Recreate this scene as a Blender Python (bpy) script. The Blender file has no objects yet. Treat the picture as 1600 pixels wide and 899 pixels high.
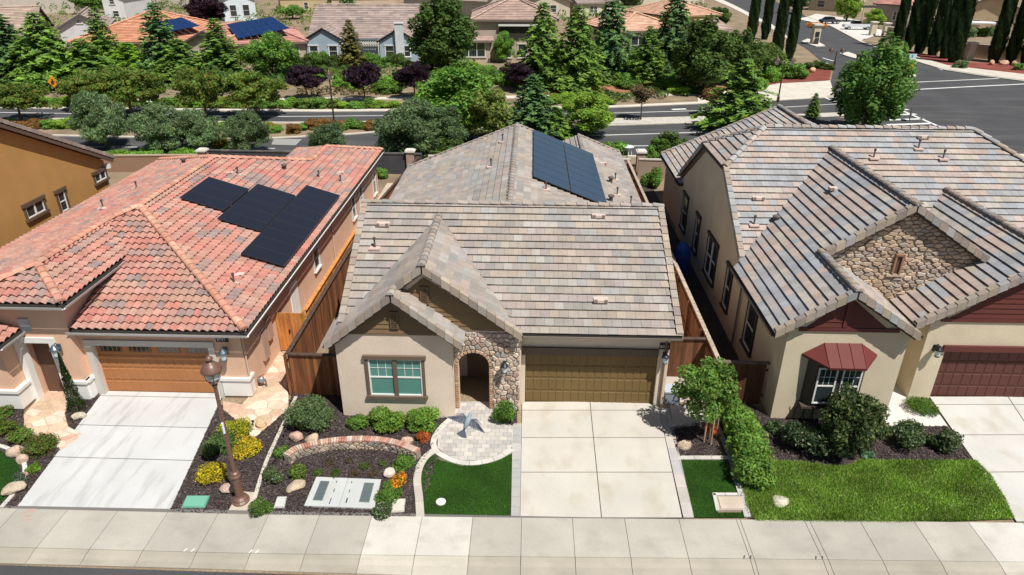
import bpy, math, random
import numpy as np
from mathutils import Vector, Matrix
# ---------------------------------------------------------------- scene, camera, light
S = bpy.context.scene
COL = S.collection
CAMP = (0.35, -20.6, 15.03); FOC = 1067.0
_T = math.radians(26.4); _Y = math.radians(1.5); _R = math.radians(0.3)
FW = Vector((-math.sin(_Y)*math.cos(_T), math.cos(_Y)*math.cos(_T), -math.sin(_T)))
_r0 = Vector((math.cos(_Y), math.sin(_Y), 0)); _u0 = _r0.cross(FW)
RT = math.cos(_R)*_r0 + math.sin(_R)*_u0; UP = -math.sin(_R)*_r0 + math.cos(_R)*_u0
cam = bpy.data.cameras.new('camera'); cam.lens = FOC/1600*36; cam.sensor_width = 36
cam.clip_start = 0.1; cam.clip_end = 3000
co = bpy.data.objects.new('camera', cam); COL.objects.link(co)
M3 = Matrix((RT, UP, -FW)).transposed().to_4x4(); M3.translation = Vector(CAMP)
co.matrix_world = M3; S.camera = co
S.view_settings.view_transform = 'Standard'; S.view_settings.look = 'None'
S.view_settings.exposure = 0.17; S.view_settings.gamma = 1
SUN_EL, SUN_AZ = math.radians(60.5), math.radians(138)      # azimuth clockwise from +Y
w = bpy.data.worlds.new('World'); S.world = w; w.use_nodes = True
nt = w.node_tree; bg = nt.nodes['Background']; sky = nt.nodes.new('ShaderNodeTexSky')
sky.sky_type = 'NISHITA'; sky.sun_disc = False; sky.sun_elevation = SUN_EL; sky.sun_rotation = SUN_AZ
nt.links.new(sky.outputs[0], bg.inputs[0]); bg.inputs[1].default_value = 0.05
sl = bpy.data.lights.new('sun', 'SUN'); sl.energy = 5.0; sl.angle = math.radians(0.5); sl.color = (1, .96, .89)
so = bpy.data.objects.new('sun', sl); COL.objects.link(so)
sd = Vector((math.sin(SUN_AZ)*math.cos(SUN_EL), math.cos(SUN_AZ)*math.cos(SUN_EL), math.sin(SUN_EL)))
so.rotation_euler = sd.to_track_quat('Z', 'Y').to_euler(); so.location = (20, -20, 60)

def ray(px, py): return FW + (px-800)/FOC*RT + (449.5-py)/FOC*UP
def G(px, py, z=0.0):                      # a spot in the photograph -> the point of the ground (or height z) there
    d = ray(px, py); t = (z-CAMP[2])/d.z
    return (CAMP[0]+t*d.x, CAMP[1]+t*d.y, z)
def PV(px, py, n, d0):
    d = ray(px, py); n = Vector(n); t = (d0-n.dot(Vector(CAMP)))/n.dot(d); return Vector(CAMP)+t*d
R = random.Random(7)

# ---------------------------------------------------------------- materials
def mat(name, col, rough=.8, big=.12, bs=.6, fine=.12, fs=25, bump=.15, bd=.02, metal=0, spec=.3, stretch=None, trans=0, streak=None):
    m = bpy.data.materials.new(name); m.use_nodes = True; t = m.node_tree; N = t.nodes; L = t.links
    p = N['Principled BSDF']; p.inputs['Roughness'].default_value = rough; p.inputs['Metallic'].default_value = metal
    p.inputs['Specular IOR Level'].default_value = spec
    geo = N.new('ShaderNodeNewGeometry'); mp = N.new('ShaderNodeMapping'); L.new(geo.outputs['Position'], mp.inputs[0])
    if stretch: mp.inputs['Scale'].default_value = stretch
    n1 = N.new('ShaderNodeTexNoise'); n1.inputs['Scale'].default_value = bs; n1.inputs['Detail'].default_value = 5
    n2 = N.new('ShaderNodeTexNoise'); n2.inputs['Scale'].default_value = fs; n2.inputs['Detail'].default_value = 3
    L.new(mp.outputs[0], n1.inputs[0]); L.new(mp.outputs[0], n2.inputs[0])
    def mr(src, a):
        r = N.new('ShaderNodeMapRange'); r.inputs[1].default_value = .3; r.inputs[2].default_value = .7
        r.inputs[3].default_value = 1-a; r.inputs[4].default_value = 1+a; L.new(src, r.inputs[0]); return r.outputs[0]
    mu = N.new('ShaderNodeMath'); mu.operation = 'MULTIPLY'; L.new(mr(n1.outputs[0], big), mu.inputs[0]); L.new(mr(n2.outputs[0], fine), mu.inputs[1])
    at = N.new('ShaderNodeAttribute'); at.attribute_name = 'tint'; oi = N.new('ShaderNodeObjectInfo')
    def vm(a, b, op='MULTIPLY'):
        v = N.new('ShaderNodeVectorMath'); v.operation = op
        for i, x in enumerate((a, b)):
            if isinstance(x, tuple): v.inputs[i].default_value = x
            else: L.new(x, v.inputs[i])
        return v.outputs[0]
    c = vm(vm(at.outputs['Vector'], oi.outputs['Color']), tuple(col[:3]))
    sc = N.new('ShaderNodeVectorMath'); sc.operation = 'SCALE'; L.new(c, sc.inputs[0]); L.new(mu.outputs[0], sc.inputs[3])
    out = sc.outputs[0]
    if streak:                              # worn dark streaks / stains with a shape of their own
        n3 = N.new('ShaderNodeTexNoise'); mp3 = N.new('ShaderNodeMapping'); mp3.inputs['Scale'].default_value = streak[0]
        L.new(geo.outputs['Position'], mp3.inputs[0]); L.new(mp3.outputs[0], n3.inputs[0]); n3.inputs['Scale'].default_value = 1; n3.inputs['Detail'].default_value = 6
        r3 = N.new('ShaderNodeMapRange'); r3.inputs[1].default_value = .52; r3.inputs[2].default_value = .72
        r3.inputs[3].default_value = 0; r3.inputs[4].default_value = streak[2]; L.new(n3.outputs[0], r3.inputs[0])
        mx = N.new('ShaderNodeMixRGB'); L.new(r3.outputs[0], mx.inputs[0]); L.new(out, mx.inputs[1]); mx.inputs[2].default_value = (*streak[1], 1); out = mx.outputs[0]
    L.new(out, p.inputs['Base Color'])
    if bump:
        b = N.new('ShaderNodeBump'); b.inputs['Strength'].default_value = bump; b.inputs['Distance'].default_value = bd
        L.new(n2.outputs[0], b.inputs['Height']); L.new(b.outputs[0], p.inputs['Normal'])
    if trans:
        tr = N.new('ShaderNodeBsdfTranslucent'); L.new(out, tr.inputs[0]); ms = N.new('ShaderNodeMixShader'); ms.inputs[0].default_value = trans
        L.new(p.outputs[0], ms.inputs[1]); L.new(tr.outputs[0], ms.inputs[2]); L.new(ms.outputs[0], N['Material Output'].inputs[0])
    return m
W1 = (1, 1, 1)
K = dict(
 tile=mat('concrete_roof_tile', W1, .85, .12, 1.2, .13, 22, .2, .01),
 clay=mat('clay_roof_tile', W1, .8, .14, 1.5, .16, 22, .2, .01),
 felt=mat('roof_underlay', (.05, .045, .04), .9),
 stucco=mat('stucco', W1, .9, .07, .9, .10, 45, .6, .02, streak=((1.2, 1.2, .5), (.34, .27, .20), .12)),
 paint=mat('painted_wood', W1, .6, .05, 1, .05, 30, .05),
 trimw=mat('white_trim', (.78, .77, .74), .5, .03, 1, .02, 20, 0),
 wood=mat('stained_fence_wood', W1, .8, .35, 2.0, .2, 30, .3, .01, stretch=(3, 3, .5)),
 door=mat('garage_door_paint', W1, .65, .06, 1, .05, 30, .05),
 stone=mat('rough_stone', W1, .85, .15, 5, .2, 30, .5, .02),
 conc=mat('concrete', W1, .85, .06, .7, .05, 40, .15, .01, streak=((1.3, .8, 1), (.36, .29, .19), .38)),
 conc2=mat('old_concrete', W1, .85, .06, .7, .05, 40, .15, .01, streak=((3.2, .5, 1), (.22, .21, .20), .40)),
 walk=mat('sidewalk_concrete', W1, .88, .09, .8, .07, 40, .2, .01, streak=((1.1, 1.6, 1), (.22, .195, .16), .3)),
 paver=mat('paver', W1, .85, .08, 2, .1, 40, .25, .01),
 asph=mat('asphalt', (.066, .066, .07), .9, .14, .25, .25, 60, .3, .01, streak=((.08, .5, 1), (.13, .128, .125), .5)),
 mulch=mat('bark_mulch', W1, .95, .25, 2, .5, 45, .8, .03),
 earth=mat('dry_earth', W1, .95, .28, .35, .25, 12, .4, .03),
 leaf=mat('foliage', W1, .6, .18, .8, .0, 10, 0, trans=.45, spec=.25),
 bark=mat('bark', (.16, .11, .075), .9, .2, 3, .3, 30, .5),
 turf=mat('turf_base', (.018, .05, .008), .95, .15, 1.5, .3, 60, .4),
 blade=mat('grass_blade', W1, .7, .12, 1.2, 0, 10, 0, trans=.2, spec=.2),
 glass=mat('window_glass', (.03, .04, .045), .08, 0, 1, 0, 1, 0, spec=1.0),
 glass_tint=mat('tinted_glass', W1, .3, .05, 1, .02, 10, 0, spec=.8),
 solar=mat('solar_cells', W1, .22, .03, 2, .02, 60, 0, spec=.5),
 metal=mat('metal', W1, .4, .08, 2, .04, 30, .05, metal=.6),
 gloss=mat('gloss_paint', W1, .42, .02, 2, .02, 30, 0, spec=.6),
 aluk=mat('standing_seam', W1, .6, .04, 2, .04, 30, 0, spec=.2),
 plast=mat('plain_paint', W1, .55, .03, 2, .03, 30, 0),
 mark=mat('road_paint', (.72, .72, .7), .8, .12, .8, .2, 30, 0),
 rock=mat('boulder', W1, .9, .2, 3, .25, 20, .7, .05),
)
# ---------------------------------------------------------------- mesh helpers
def ident(x, y, z): return (x, y, z)
def wallframe(o, r, n):
    o = Vector(o); r = Vector(r).normalized(); n = Vector(n).normalized(); u = Vector((0, 0, 1))
    if abs(n.z) > 1e-6: u = n.cross(r)
    def f(s, t, d):
        p = o+r*s+u*t+n*d; return (p.x, p.y, p.z)
    return f
def mesh_from(name, V, F, tints, m, smooth=False):
    me = bpy.data.meshes.new(name); me.from_pydata(V, [], F)
    a = me.attributes.new('tint', 'FLOAT_VECTOR', 'FACE')
    a.data.foreach_set('vector', np.asarray(tints, dtype=np.float32).ravel())
    me.materials.append(m)
    if smooth: me.polygons.foreach_set('use_smooth', [True]*len(me.polygons))
    me.update(); return me
class MB:
    def __init__(s, f=ident): s.V = []; s.F = []; s.T = []; s.f = f; s.tint = (1, 1, 1)
    def add(s, vs, fs, tint=None):
        b = len(s.V); s.V += [s.f(*v) for v in vs]
        for q in fs: s.F.append([b+i for i in q]); s.T.append(tint or s.tint)
    def box(s, x0, x1, y0, y1, z0, z1, tint=None):
        v = [(x, y, z) for z in (z0, z1) for x, y in ((x0, y0), (x1, y0), (x1, y1), (x0, y1))]
        s.add(v, [(3, 2, 1, 0), (4, 5, 6, 7), (0, 1, 5, 4), (1, 2, 6, 5), (2, 3, 7, 6), (3, 0, 4, 7)], tint)
    def prism(s, pts, a, b, axis='z', tint=None):
        n = len(pts)
        def mk(p, h):
            return (p[0], p[1], h) if axis == 'z' else ((p[0], h, p[1]) if axis == 'y' else (h, p[0], p[1]))
        v = [mk(p, a) for p in pts]+[mk(p, b) for p in pts]
        s.add(v, [tuple(range(n-1, -1, -1)), tuple(range(n, 2*n))]+[(i, (i+1) % n, n+(i+1) % n, n+i) for i in range(n)], tint)
    def tube(s, path, rad, n=8, tint=None, cap=True):
        P = [Vector(p) for p in path]; rad = rad if isinstance(rad, (list, tuple)) else [rad]*len(P); b = len(s.V); ref = None
        for i, p in enumerate(P):
            d = (P[min(i+1, len(P)-1)]-P[max(i-1, 0)]).normalized()
            a = Vector((0, 0, 1)) if abs(d.z) < .9 else Vector((1, 0, 0)); u = d.cross(a).normalized(); v = d.cross(u)
            for k in range(n):
                q = p+rad[i]*(math.cos(2*math.pi*k/n)*u+math.sin(2*math.pi*k/n)*v); s.V.append(s.f(*q))
        t = tint or s.tint
        for i in range(len(P)-1):
            for k in range(n):
                s.F.append([b+i*n+k, b+i*n+(k+1) % n, b+(i+1)*n+(k+1) % n, b+(i+1)*n+k]); s.T.append(t)
        if cap:
            s.F.append([b+k for k in range(n)][::-1]); s.T.append(t); s.F.append([b+(len(P)-1)*n+k for k in range(n)]); s.T.append(t)
    def lathe(s, c, prof, n=16, tint=None):           # prof = [(r,z)]
        b = len(s.V); t = tint or s.tint
        for r, z in prof:
            for k in range(n): s.V.append(s.f(c[0]+r*math.cos(2*math.pi*k/n), c[1]+r*math.sin(2*math.pi*k/n), c[2]+z))
        for i in range(len(prof)-1):
            for k in range(n): s.F.append([b+i*n+k, b+i*n+(k+1) % n, b+(i+1)*n+(k+1) % n, b+(i+1)*n+k]); s.T.append(t)
        s.F.append([b+k for k in range(n)][::-1]); s.T.append(t); s.F.append([b+(len(prof)-1)*n+k for k in range(n)]); s.T.append(t)
    def build(s, name, m, parent=None, smooth=False, color=None):
        o = bpy.data.objects.new(name, mesh_from(name, s.V, s.F, s.T, m, smooth)); COL.objects.link(o)
        if color: o.color = (*color, 1)
        return attach(o, parent)
def attach(o, p):
    if p is not None:
        o.parent = p
        if p.type == 'EMPTY': o.matrix_parent_inverse = Matrix.Translation(-p.location)
    return o
def tag(o, label=None, cat=None, group=None, kind=None):
    if label: o['label'] = label
    if cat: o['category'] = cat
    if group: o['group'] = group
    if kind: o['kind'] = kind
    return o
def thing(name, label, cat, loc=(0, 0, 0), group=None):
    o = bpy.data.objects.new(name, None); COL.objects.link(o); o.location = loc; o.empty_display_size = .3
    return tag(o, label, cat, group)
def inst(name, me, parent, loc, color=None, rot=None):
    o = bpy.data.objects.new(name, me); COL.objects.link(o); attach(o, parent); o.location = loc
    if rot is not None: o.rotation_euler = rot
    if color: o.color = (*color, 1)
    return o
def copytree(o, loc, rz=None, scale=None, label=None, group=None, color=None, crown=None):
    r = o.copy(); COL.objects.link(r); r.location = loc
    if rz is not None: r.rotation_euler = (0, 0, rz)
    if scale is not None: r.scale = scale
    if label: r['label'] = label
    if group: r['group'] = group
    if color and o.type == 'MESH': r.color = (*color, 1)
    for ch in list(o.children):
        c = ch.copy(); COL.objects.link(c); c.parent = r
        if color and ch.name.startswith('crown'): c.color = (*color, 1)
        for g in ch.children:
            d = g.copy(); COL.objects.link(d); d.parent = c
    return r
# 2-D polygon tools
def area2(p): return .5*sum(p[i][0]*p[(i+1) % len(p)][1]-p[(i+1) % len(p)][0]*p[i][1] for i in range(len(p)))
def clip(sub, con):                        # subject any polygon, con convex CCW
    out = sub
    for i in range(len(con)):
        ax, ay = con[i]; bx, by = con[(i+1) % len(con)]; ex, ey = bx-ax, by-ay; inp = out; out = []
        if not inp: return []
        px, py = inp[-1]; ps = ex*(py-ay)-ey*(px-ax)
        for qx, qy in inp:
            qs = ex*(qy-ay)-ey*(qx-ax)
            if (ps >= 0) != (qs >= 0):
                t = ps/(ps-qs); out.append((px+t*(qx-px), py+t*(qy-py)))
            if qs >= 0: out.append((qx, qy))
            px, py, ps = qx, qy, qs
    r = []
    for q in out:
        if not r or abs(q[0]-r[-1][0])+abs(q[1]-r[-1][1]) > 1e-4: r.append(q)
    while len(r) > 1 and abs(r[0][0]-r[-1][0])+abs(r[0][1]-r[-1][1]) < 1e-4: r.pop()
    return r if len(r) > 2 and abs(area2(r)) > 2e-4 else []
def voronoi(x0, x1, y0, y1, sx, sy, rnd, jit=.42):
    nx = int((x1-x0)/sx)+3; ny = int((y1-y0)/sy)+3; P = {}
    for j in range(-1, ny):
        for i in range(-1, nx): P[i, j] = ((i+.5*(j % 2)+rnd.uniform(-jit, jit)), j+rnd.uniform(-jit, jit))
    res = []
    for (i, j), (cx, cy) in P.items():
        poly = [(cx-1.6, cy-1.6), (cx+1.6, cy-1.6), (cx+1.6, cy+1.6), (cx-1.6, cy+1.6)]
        for dj in (-2, -1, 0, 1, 2):
            for di in (-2, -1, 0, 1, 2):
                q = P.get((i+di, j+dj))
                if not q or (di == 0 and dj == 0): continue
                mx, my = (cx+q[0])/2, (cy+q[1])/2; dx, dy = q[0]-cx, q[1]-cy
                a = (mx+dy*9, my-dx*9); b = (mx-dy*9, my+dx*9)
                # keep the side of the seed
                out = []; n = len(poly)
                for k in range(n):
                    p1, p2 = poly[k], poly[(k+1) % n]
                    s1 = (p1[0]-mx)*dx+(p1[1]-my)*dy; s2 = (p2[0]-mx)*dx+(p2[1]-my)*dy
                    if s1 <= 0: out.append(p1)
                    if (s1 <= 0) != (s2 <= 0): t = s1/(s1-s2); out.append((p1[0]+t*(p2[0]-p1[0]), p1[1]+t*(p2[1]-p1[1])))
                poly = out
                if not poly: break
            if not poly: break
        if len(poly) > 2: res.append([(x0+p[0]*sx, y0+p[1]*sy) for p in poly])
    return res
def pillow(mb, poly, h0, h1, gap, tint):           # a rounded stone on a wall/ground frame
    if area2(poly) < 0: poly = poly[::-1]
    cx = sum(p[0] for p in poly)/len(poly); cy = sum(p[1] for p in poly)/len(poly)
    rr = math.sqrt(abs(area2(poly))/3.14)
    def ring(k): return [(cx+(p[0]-cx)*k, cy+(p[1]-cy)*k) for p in poly]
    k0 = max(.3, 1-gap/rr); n = len(poly); v = []
    for k, h in ((k0, h0), (k0*.97, h0+(h1-h0)*.6), (k0*.78, h1)): v += [(x, y, h) for x, y in ring(k)]
    f = [(a*n+i, a*n+(i+1) % n, (a+1)*n+(i+1) % n, (a+1)*n+i) for a in (0, 1) for i in range(n)]+[tuple(2*n+i for i in range(n))]
    mb.add(v, f, tint)
def stones(parent, fr, region, sx, sy, pal, rnd, h=.05, gap=.02, name='stone', jit=.42, skip=0):
    xs = [p[0] for p in region]; ys = [p[1] for p in region]; n = 0
    for cell in voronoi(min(xs)-sx, max(xs)+sx, min(ys)-sy, max(ys)+sy, sx, sy, rnd, jit):
        if area2(cell) < 0: cell = cell[::-1]
        c = clip(region, cell)
        if not c or abs(area2(c)) < .12*sx*sy: continue
        mb = MB(fr); col = rnd.choice(pal); b = rnd.uniform(.8, 1.2)
        pillow(mb, c, 0, h*rnd.uniform(.6, 1.3), gap, tuple(x*b for x in col)); mb.build(name, K['stone'], parent, False); n += 1
    return n
# ---------------------------------------------------------------- roofs
FLATPAL = [(.33, .29, .25), (.30, .275, .25), (.35, .305, .26), (.345, .29, .26), (.285, .265, .245), (.375, .345, .315), (.325, .28, .262), (.36, .30, .25), (.31, .30, .29)]
SLATEPAL = [(.30, .30, .31), (.34, .335, .335), (.41, .335, .295), (.40, .32, .275), (.31, .31, .315), (.37, .34, .315), (.40, .36, .31), (.31, .32, .34), (.38, .31, .28)]
CLAYPAL = [(.46, .225, .175), (.45, .24, .19), (.46, .20, .16), (.42, .255, .20), (.29, .215, .20), (.45, .25, .205), (.44, .19, .155), (.35, .225, .195), (.43, .26, .205), (.44, .23, .185)]
def planeframe(poly):
    a, b, c = (Vector(p) for p in poly[:3]); n = Vector((0, 0, 0))
    for i in range(len(poly)):
        p, q = Vector(poly[i]), Vector(poly[(i+1) % len(poly)]); n += p.cross(q)
    n.normalize(); n = n if n.z > 0 else -n
    u = Vector((0, 0, 1)).cross(n).normalized(); v = n.cross(u)
    o = a
    return o, u, v, n
class Roof:
    def __init__(s, house, pal, kind='flat', w=.33, ex=.335, solo=300, name='roof', mat_='tile', th=.16, blend=0):
        s.h = house; s.pal = pal; s.kind = kind; s.w = w; s.ex = ex; s.solo = solo; s.deck = MB(); s.tiles = []; s.name = name; s.m = mat_; s.th = th; s.rnd = random.Random(name+str(len(pal))); s.blend = blend; s.cache = {}
    def face(s, poly, hide=None):
        o, u, v, n = planeframe(poly); T = [tuple(p) for p in poly]
        P2 = [((Vector(p)-o).dot(u), (Vector(p)-o).dot(v)) for p in T]
        if area2(P2) < 0: P2 = P2[::-1]; T = T[::-1]
        k = len(T); s.deck.add(T+[(p[0], p[1], p[2]-s.th) for p in T], [tuple(range(k)), tuple(range(2*k-1, k-1, -1))]+[(i, k+i, k+(i+1) % k, (i+1) % k) for i in range(k)])
        v0 = min(p[1] for p in P2); v1 = max(p[1] for p in P2); u0 = min(p[0] for p in P2)-s.w; u1 = max(p[0] for p in P2)
        prof = [0, 1] if s.kind == 'flat' else [0, .14, .32, .5, .68, .86, 1]
        r = s.rnd; row = 0; vv = v0-.03
        while vv < v1:
            off = (row % 2)*s.w*.5 if s.kind == 'flat' else 0
            uu = u0+off; prev = r.choice(s.pal)
            while uu < u1:
                strips = []; full = True
                for i in range(len(prof)-1):
                    a, b = uu+prof[i]*(s.w-.006), uu+prof[i+1]*(s.w-.006)
                    con = [(a, vv), (b, vv), (b, vv+s.ex), (a, vv+s.ex)]; c = clip(P2, con)
                    if not c: full = False; continue
                    if abs(abs(area2(c))-(b-a)*s.ex) > 1e-3: full = False
                    strips.append((c, i))
                if strips:
                    col = prev if r.random() < s.blend else r.choice(s.pal); prev = col; bb = r.uniform(.9, 1.1)
                    cen = o+u*(uu+s.w/2)+v*(vv+s.ex/2)
                    s.tiles.append((o, u, v, n, uu, vv, strips, full, tuple(x*bb for x in col), r.uniform(-.006, .008), (cen-Vector(CAMP)).length))
                uu += s.w
            vv += s.ex; row += 1
    def emit(s, mb, t, fr, org):
        o, u, v, n, uu, vv, strips, full, col, jz, dist = t; ou, ov = org
        prof = [0, 1] if s.kind == 'flat' else [0, .14, .32, .5, .68, .86, 1]
        hs = [0, 0] if s.kind == 'flat' else [0, .055, .085, .085, .055, .0, -.0]
        th = .03
        for c, i in strips:
            a, b = uu+prof[i]*(s.w-.006), uu+prof[i+1]*(s.w-.006)
            def H(p):
                k = (p[0]-a)/(b-a); return .012+(.062+jz)*(1-(p[1]-vv)/s.ex)+hs[i]*(1-k)+hs[i+1]*k
            vs = [(p[0]-ou, p[1]-ov, H(p)) for p in c]+[(p[0]-ou, p[1]-ov, H(p)-th) for p in c]; m = len(c); fs = [tuple(range(m))]
            for q in range(m):
                p1, p2 = c[q], c[(q+1) % m]
                if s.kind != 'flat' and abs(p1[0]-p2[0]) < 1e-5 and ((i > 0 and abs(p1[0]-a) < 1e-5) or (i < len(prof)-2 and abs(p1[0]-b) < 1e-5)): continue
                fs.append((q, m+q, m+(q+1) % m, (q+1) % m))
            mb.f = fr; mb.add(vs, fs, col if org == (0, 0) else None)
    def finish(s):
        d = s.deck.build(s.name, K['felt'], s.h); s.tiles.sort(key=lambda t: t[-1]); s.obj = d
        solo = s.tiles[:s.solo]; rest = s.tiles[s.solo:]
        for t in solo:
            o, u, v, n, uu, vv, strips, full, col, jz, dist = t
            base = o+u*uu+v*vv
            def fr(a, b, c, u=u, v=v, n=n): q = u*a+v*b+n*c; return (q.x, q.y, q.z)
            key = (tuple(round(x, 4) for x in n), round(jz*400)) if full else None
            me = s.cache.get(key) if key else None
            if not me:
                mb = MB(fr); s.emit(mb, t, fr, (uu, vv)); me = mesh_from('roof_tile', mb.V, mb.F, mb.T, K[s.m])
                if key: s.cache[key] = me
            inst('roof_tile', me, d, base, col)
        if rest:
            mb = MB()
            for t in rest:
                o, u, v, n = t[:4]
                def fr(a, b, c, o=o, u=u, v=v, n=n): q = o+u*a+v*b+n*c; return (q.x, q.y, q.z)
                s.emit(mb, t, fr, (0, 0))
            tag(mb.build('roof_tile', K[s.m], d), kind='stuff')
        return d
def caps(parent, A, B, pal, r=.13, L=.40, m='tile', lift=.05, rnd=R, flat=False):
    A, B = Vector(A), Vector(B); D = B-A; n = max(1, int(round(D.length/L))); st = D/n; d = D.normalized()
    side = d.cross(Vector((0, 0, 1))).normalized(); up = side.cross(d); mb = MB(); N = 5
    for k, (t, e) in enumerate(((-.03, 1.06), (1.0, .9))):
        for i in range(N+1):
            a = math.pi*(.04+.92*i/N); rr = r*e; mb.V.append(tuple(st*t+side*(math.cos(a)*rr)+up*(math.sin(a)*rr*.8+(.03 if k == 0 else 0))))
    for i in range(N): mb.F.append([i, i+1, N+1+i+1, N+1+i]); mb.T.append((1, 1, 1))
    mb.F.append(list(range(N+1))); mb.T.append((1, 1, 1))
    me = mesh_from('ridge_cap', mb.V, mb.F, mb.T, K[m])
    for i in range(n):
        b = rnd.uniform(.88, 1.12); c = rnd.choice(pal)
        inst('ridge_cap', me, parent, A+st*i+Vector((0, 0, lift-.04)), tuple(x*b for x in c))
def raketiles(parent, A, B, pal, out, L=.36, m='tile', wdt=.2, drop=.2, rnd=R):
    """L-shaped edge tiles along a gable edge A(low)->B(high); out = outward horizontal normal"""
    A, B = Vector(A), Vector(B); D = B-A; n = max(1, int(round(D.length/L))); st = D/n; out = Vector(out); mb = MB()
    e = st*.965
    def q(t, o_, z): p = e*t+out*o_+Vector((0, 0, z+(.03*(1-t)))); return tuple(p)
    for (o0, o1, z0, z1) in ((-wdt, .03, .05, .09), (-.0, .03, -drop, .05)):
        v = [q(t, o_, z) for z in (z0, z1) for t, o_ in ((0, o0), (0, o1), (1, o1), (1, o0))]
        b = len(mb.V); mb.V += v
        for f in ((3, 2, 1, 0), (4, 5, 6, 7), (0, 1, 5, 4), (1, 2, 6, 5), (2, 3, 7, 6), (3, 0, 4, 7)): mb.F.append([b+i for i in f]); mb.T.append((1, 1, 1))
    me = mesh_from('rake_tile', mb.V, mb.F, mb.T, K[m])
    for i in range(n):
        b = rnd.uniform(.88, 1.12); c = rnd.choice(pal); inst('rake_tile', me, parent, A+st*i, tuple(x*b for x in c))
def board(parent, A, B, w, h, m, tint, name='fascia', off=(0, 0, 0)):
    A, B = Vector(A)+Vector(off), Vector(B)+Vector(off); d = (B-A).normalized(); s = d.cross(Vector((0, 0, 1))).normalized()*w/2; mb = MB(); z = Vector((0, 0, h))
    v = [tuple(p) for p in (A-s, A+s, B+s, B-s, A-s+z, A+s+z, B+s+z, B-s+z)]
    mb.add(v, [(3, 2, 1, 0), (4, 5, 6, 7), (0, 1, 5, 4), (1, 2, 6, 5), (2, 3, 7, 6), (3, 0, 4, 7)], tint); return mb.build(name, K[m], parent)
def gutter(parent, A, B, tint, out, name='gutter'):
    A, B = Vector(A), Vector(B); o = Vector(out); mb = MB()
    prof = [(0, 0), (.09, 0), (.13, .11), (.118, .11), (.085, .012), (.0, .012)]; z = Vector((0, 0, 1)); n = len(prof)
    v = [tuple(P+o*(a+.02)+z*(b-.12)) for P in (A, B) for a, b in prof]
    mb.add(v, [(i, (i+1) % n, n+(i+1) % n, n+i) for i in range(n)]+[tuple(range(n))[::-1], tuple(range(n, 2*n))], tint); return mb.build(name, K['plast'], parent)
def window(parent, fr, s0, s1, t0, t1, trim, trimw=.12, sash=True, grid=0, glass_tint=None, sill=True, head=True, name='window', mull=1, trimd=.07, solo=True):
    f = MB(fr); wht = (1, 1, 1); fw_ = .05
    def B(mb, a, b, c, d, e, g, tint=None): mb.box(a, b, c, d, e, g, tint)
    # frame coordinates are (s, t, d)
    f.box(s0, s1, t0, t0+fw_, 0, .045); f.box(s0, s1, t1-fw_, t1, 0, .045); f.box(s0, s0+fw_, t0+fw_, t1-fw_, 0, .045); f.box(s1-fw_, s1, t0+fw_, t1-fw_, 0, .045)
    wn = (s1-s0)/mull
    for i in range(1, mull): f.box(s0+i*wn-.05, s0+i*wn+.05, t0+fw_, t1-fw_, 0, .045)
    if sash: f.box(s0+fw_, s1-fw_, (t0+t1)/2-.025, (t0+t1)/2+.025, 0, .035)
    o = f.build(name, K['trimw'], parent)
    for i in range(mull):
        a, b = s0+i*wn+.05, s0+(i+1)*wn-.05
        g = MB(fr); g.box(a, b, t0+fw_, t1-fw_, .002, .012); g.build('pane', K['glass'] if not glass_tint else K['glass_tint'], o, color=glass_tint)
        if grid:
            for k in range(1, grid): g = MB(fr); g.box(a+(b-a)*k/grid-.008, a+(b-a)*k/grid+.008, (t0+t1)/2+.03, t1-fw_, .013, .022); g.build('muntin', K['trimw'], o)
            g = MB(fr); g.box(a, b, (t0+3*t1)/4-.008, (t0+3*t1)/4+.008, .023, .03); g.build('muntin', K['trimw'], o)
    if trim:
        g = MB(fr); g.box(s0-trimw, s0-.004, t0, t1, 0, trimd, trim); g.build('trim', K['paint'], o); g = MB(fr); g.box(s1+.004, s1+trimw, t0, t1, 0, trimd, trim); g.build('trim', K['paint'], o)
        if head: g = MB(fr); g.box(s0-trimw-.06, s1+trimw+.06, t1+.003, t1+trimw+.04, 0, trimd+.04, trim); g.build('lintel', K['paint'], o)
        if sill: g = MB(fr); g.box(s0-trimw-.06, s1+trimw+.06, t0-trimw, t0-.003, 0, trimd+.05, trim); g.build('sill', K['paint'], o)
    return o
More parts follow.
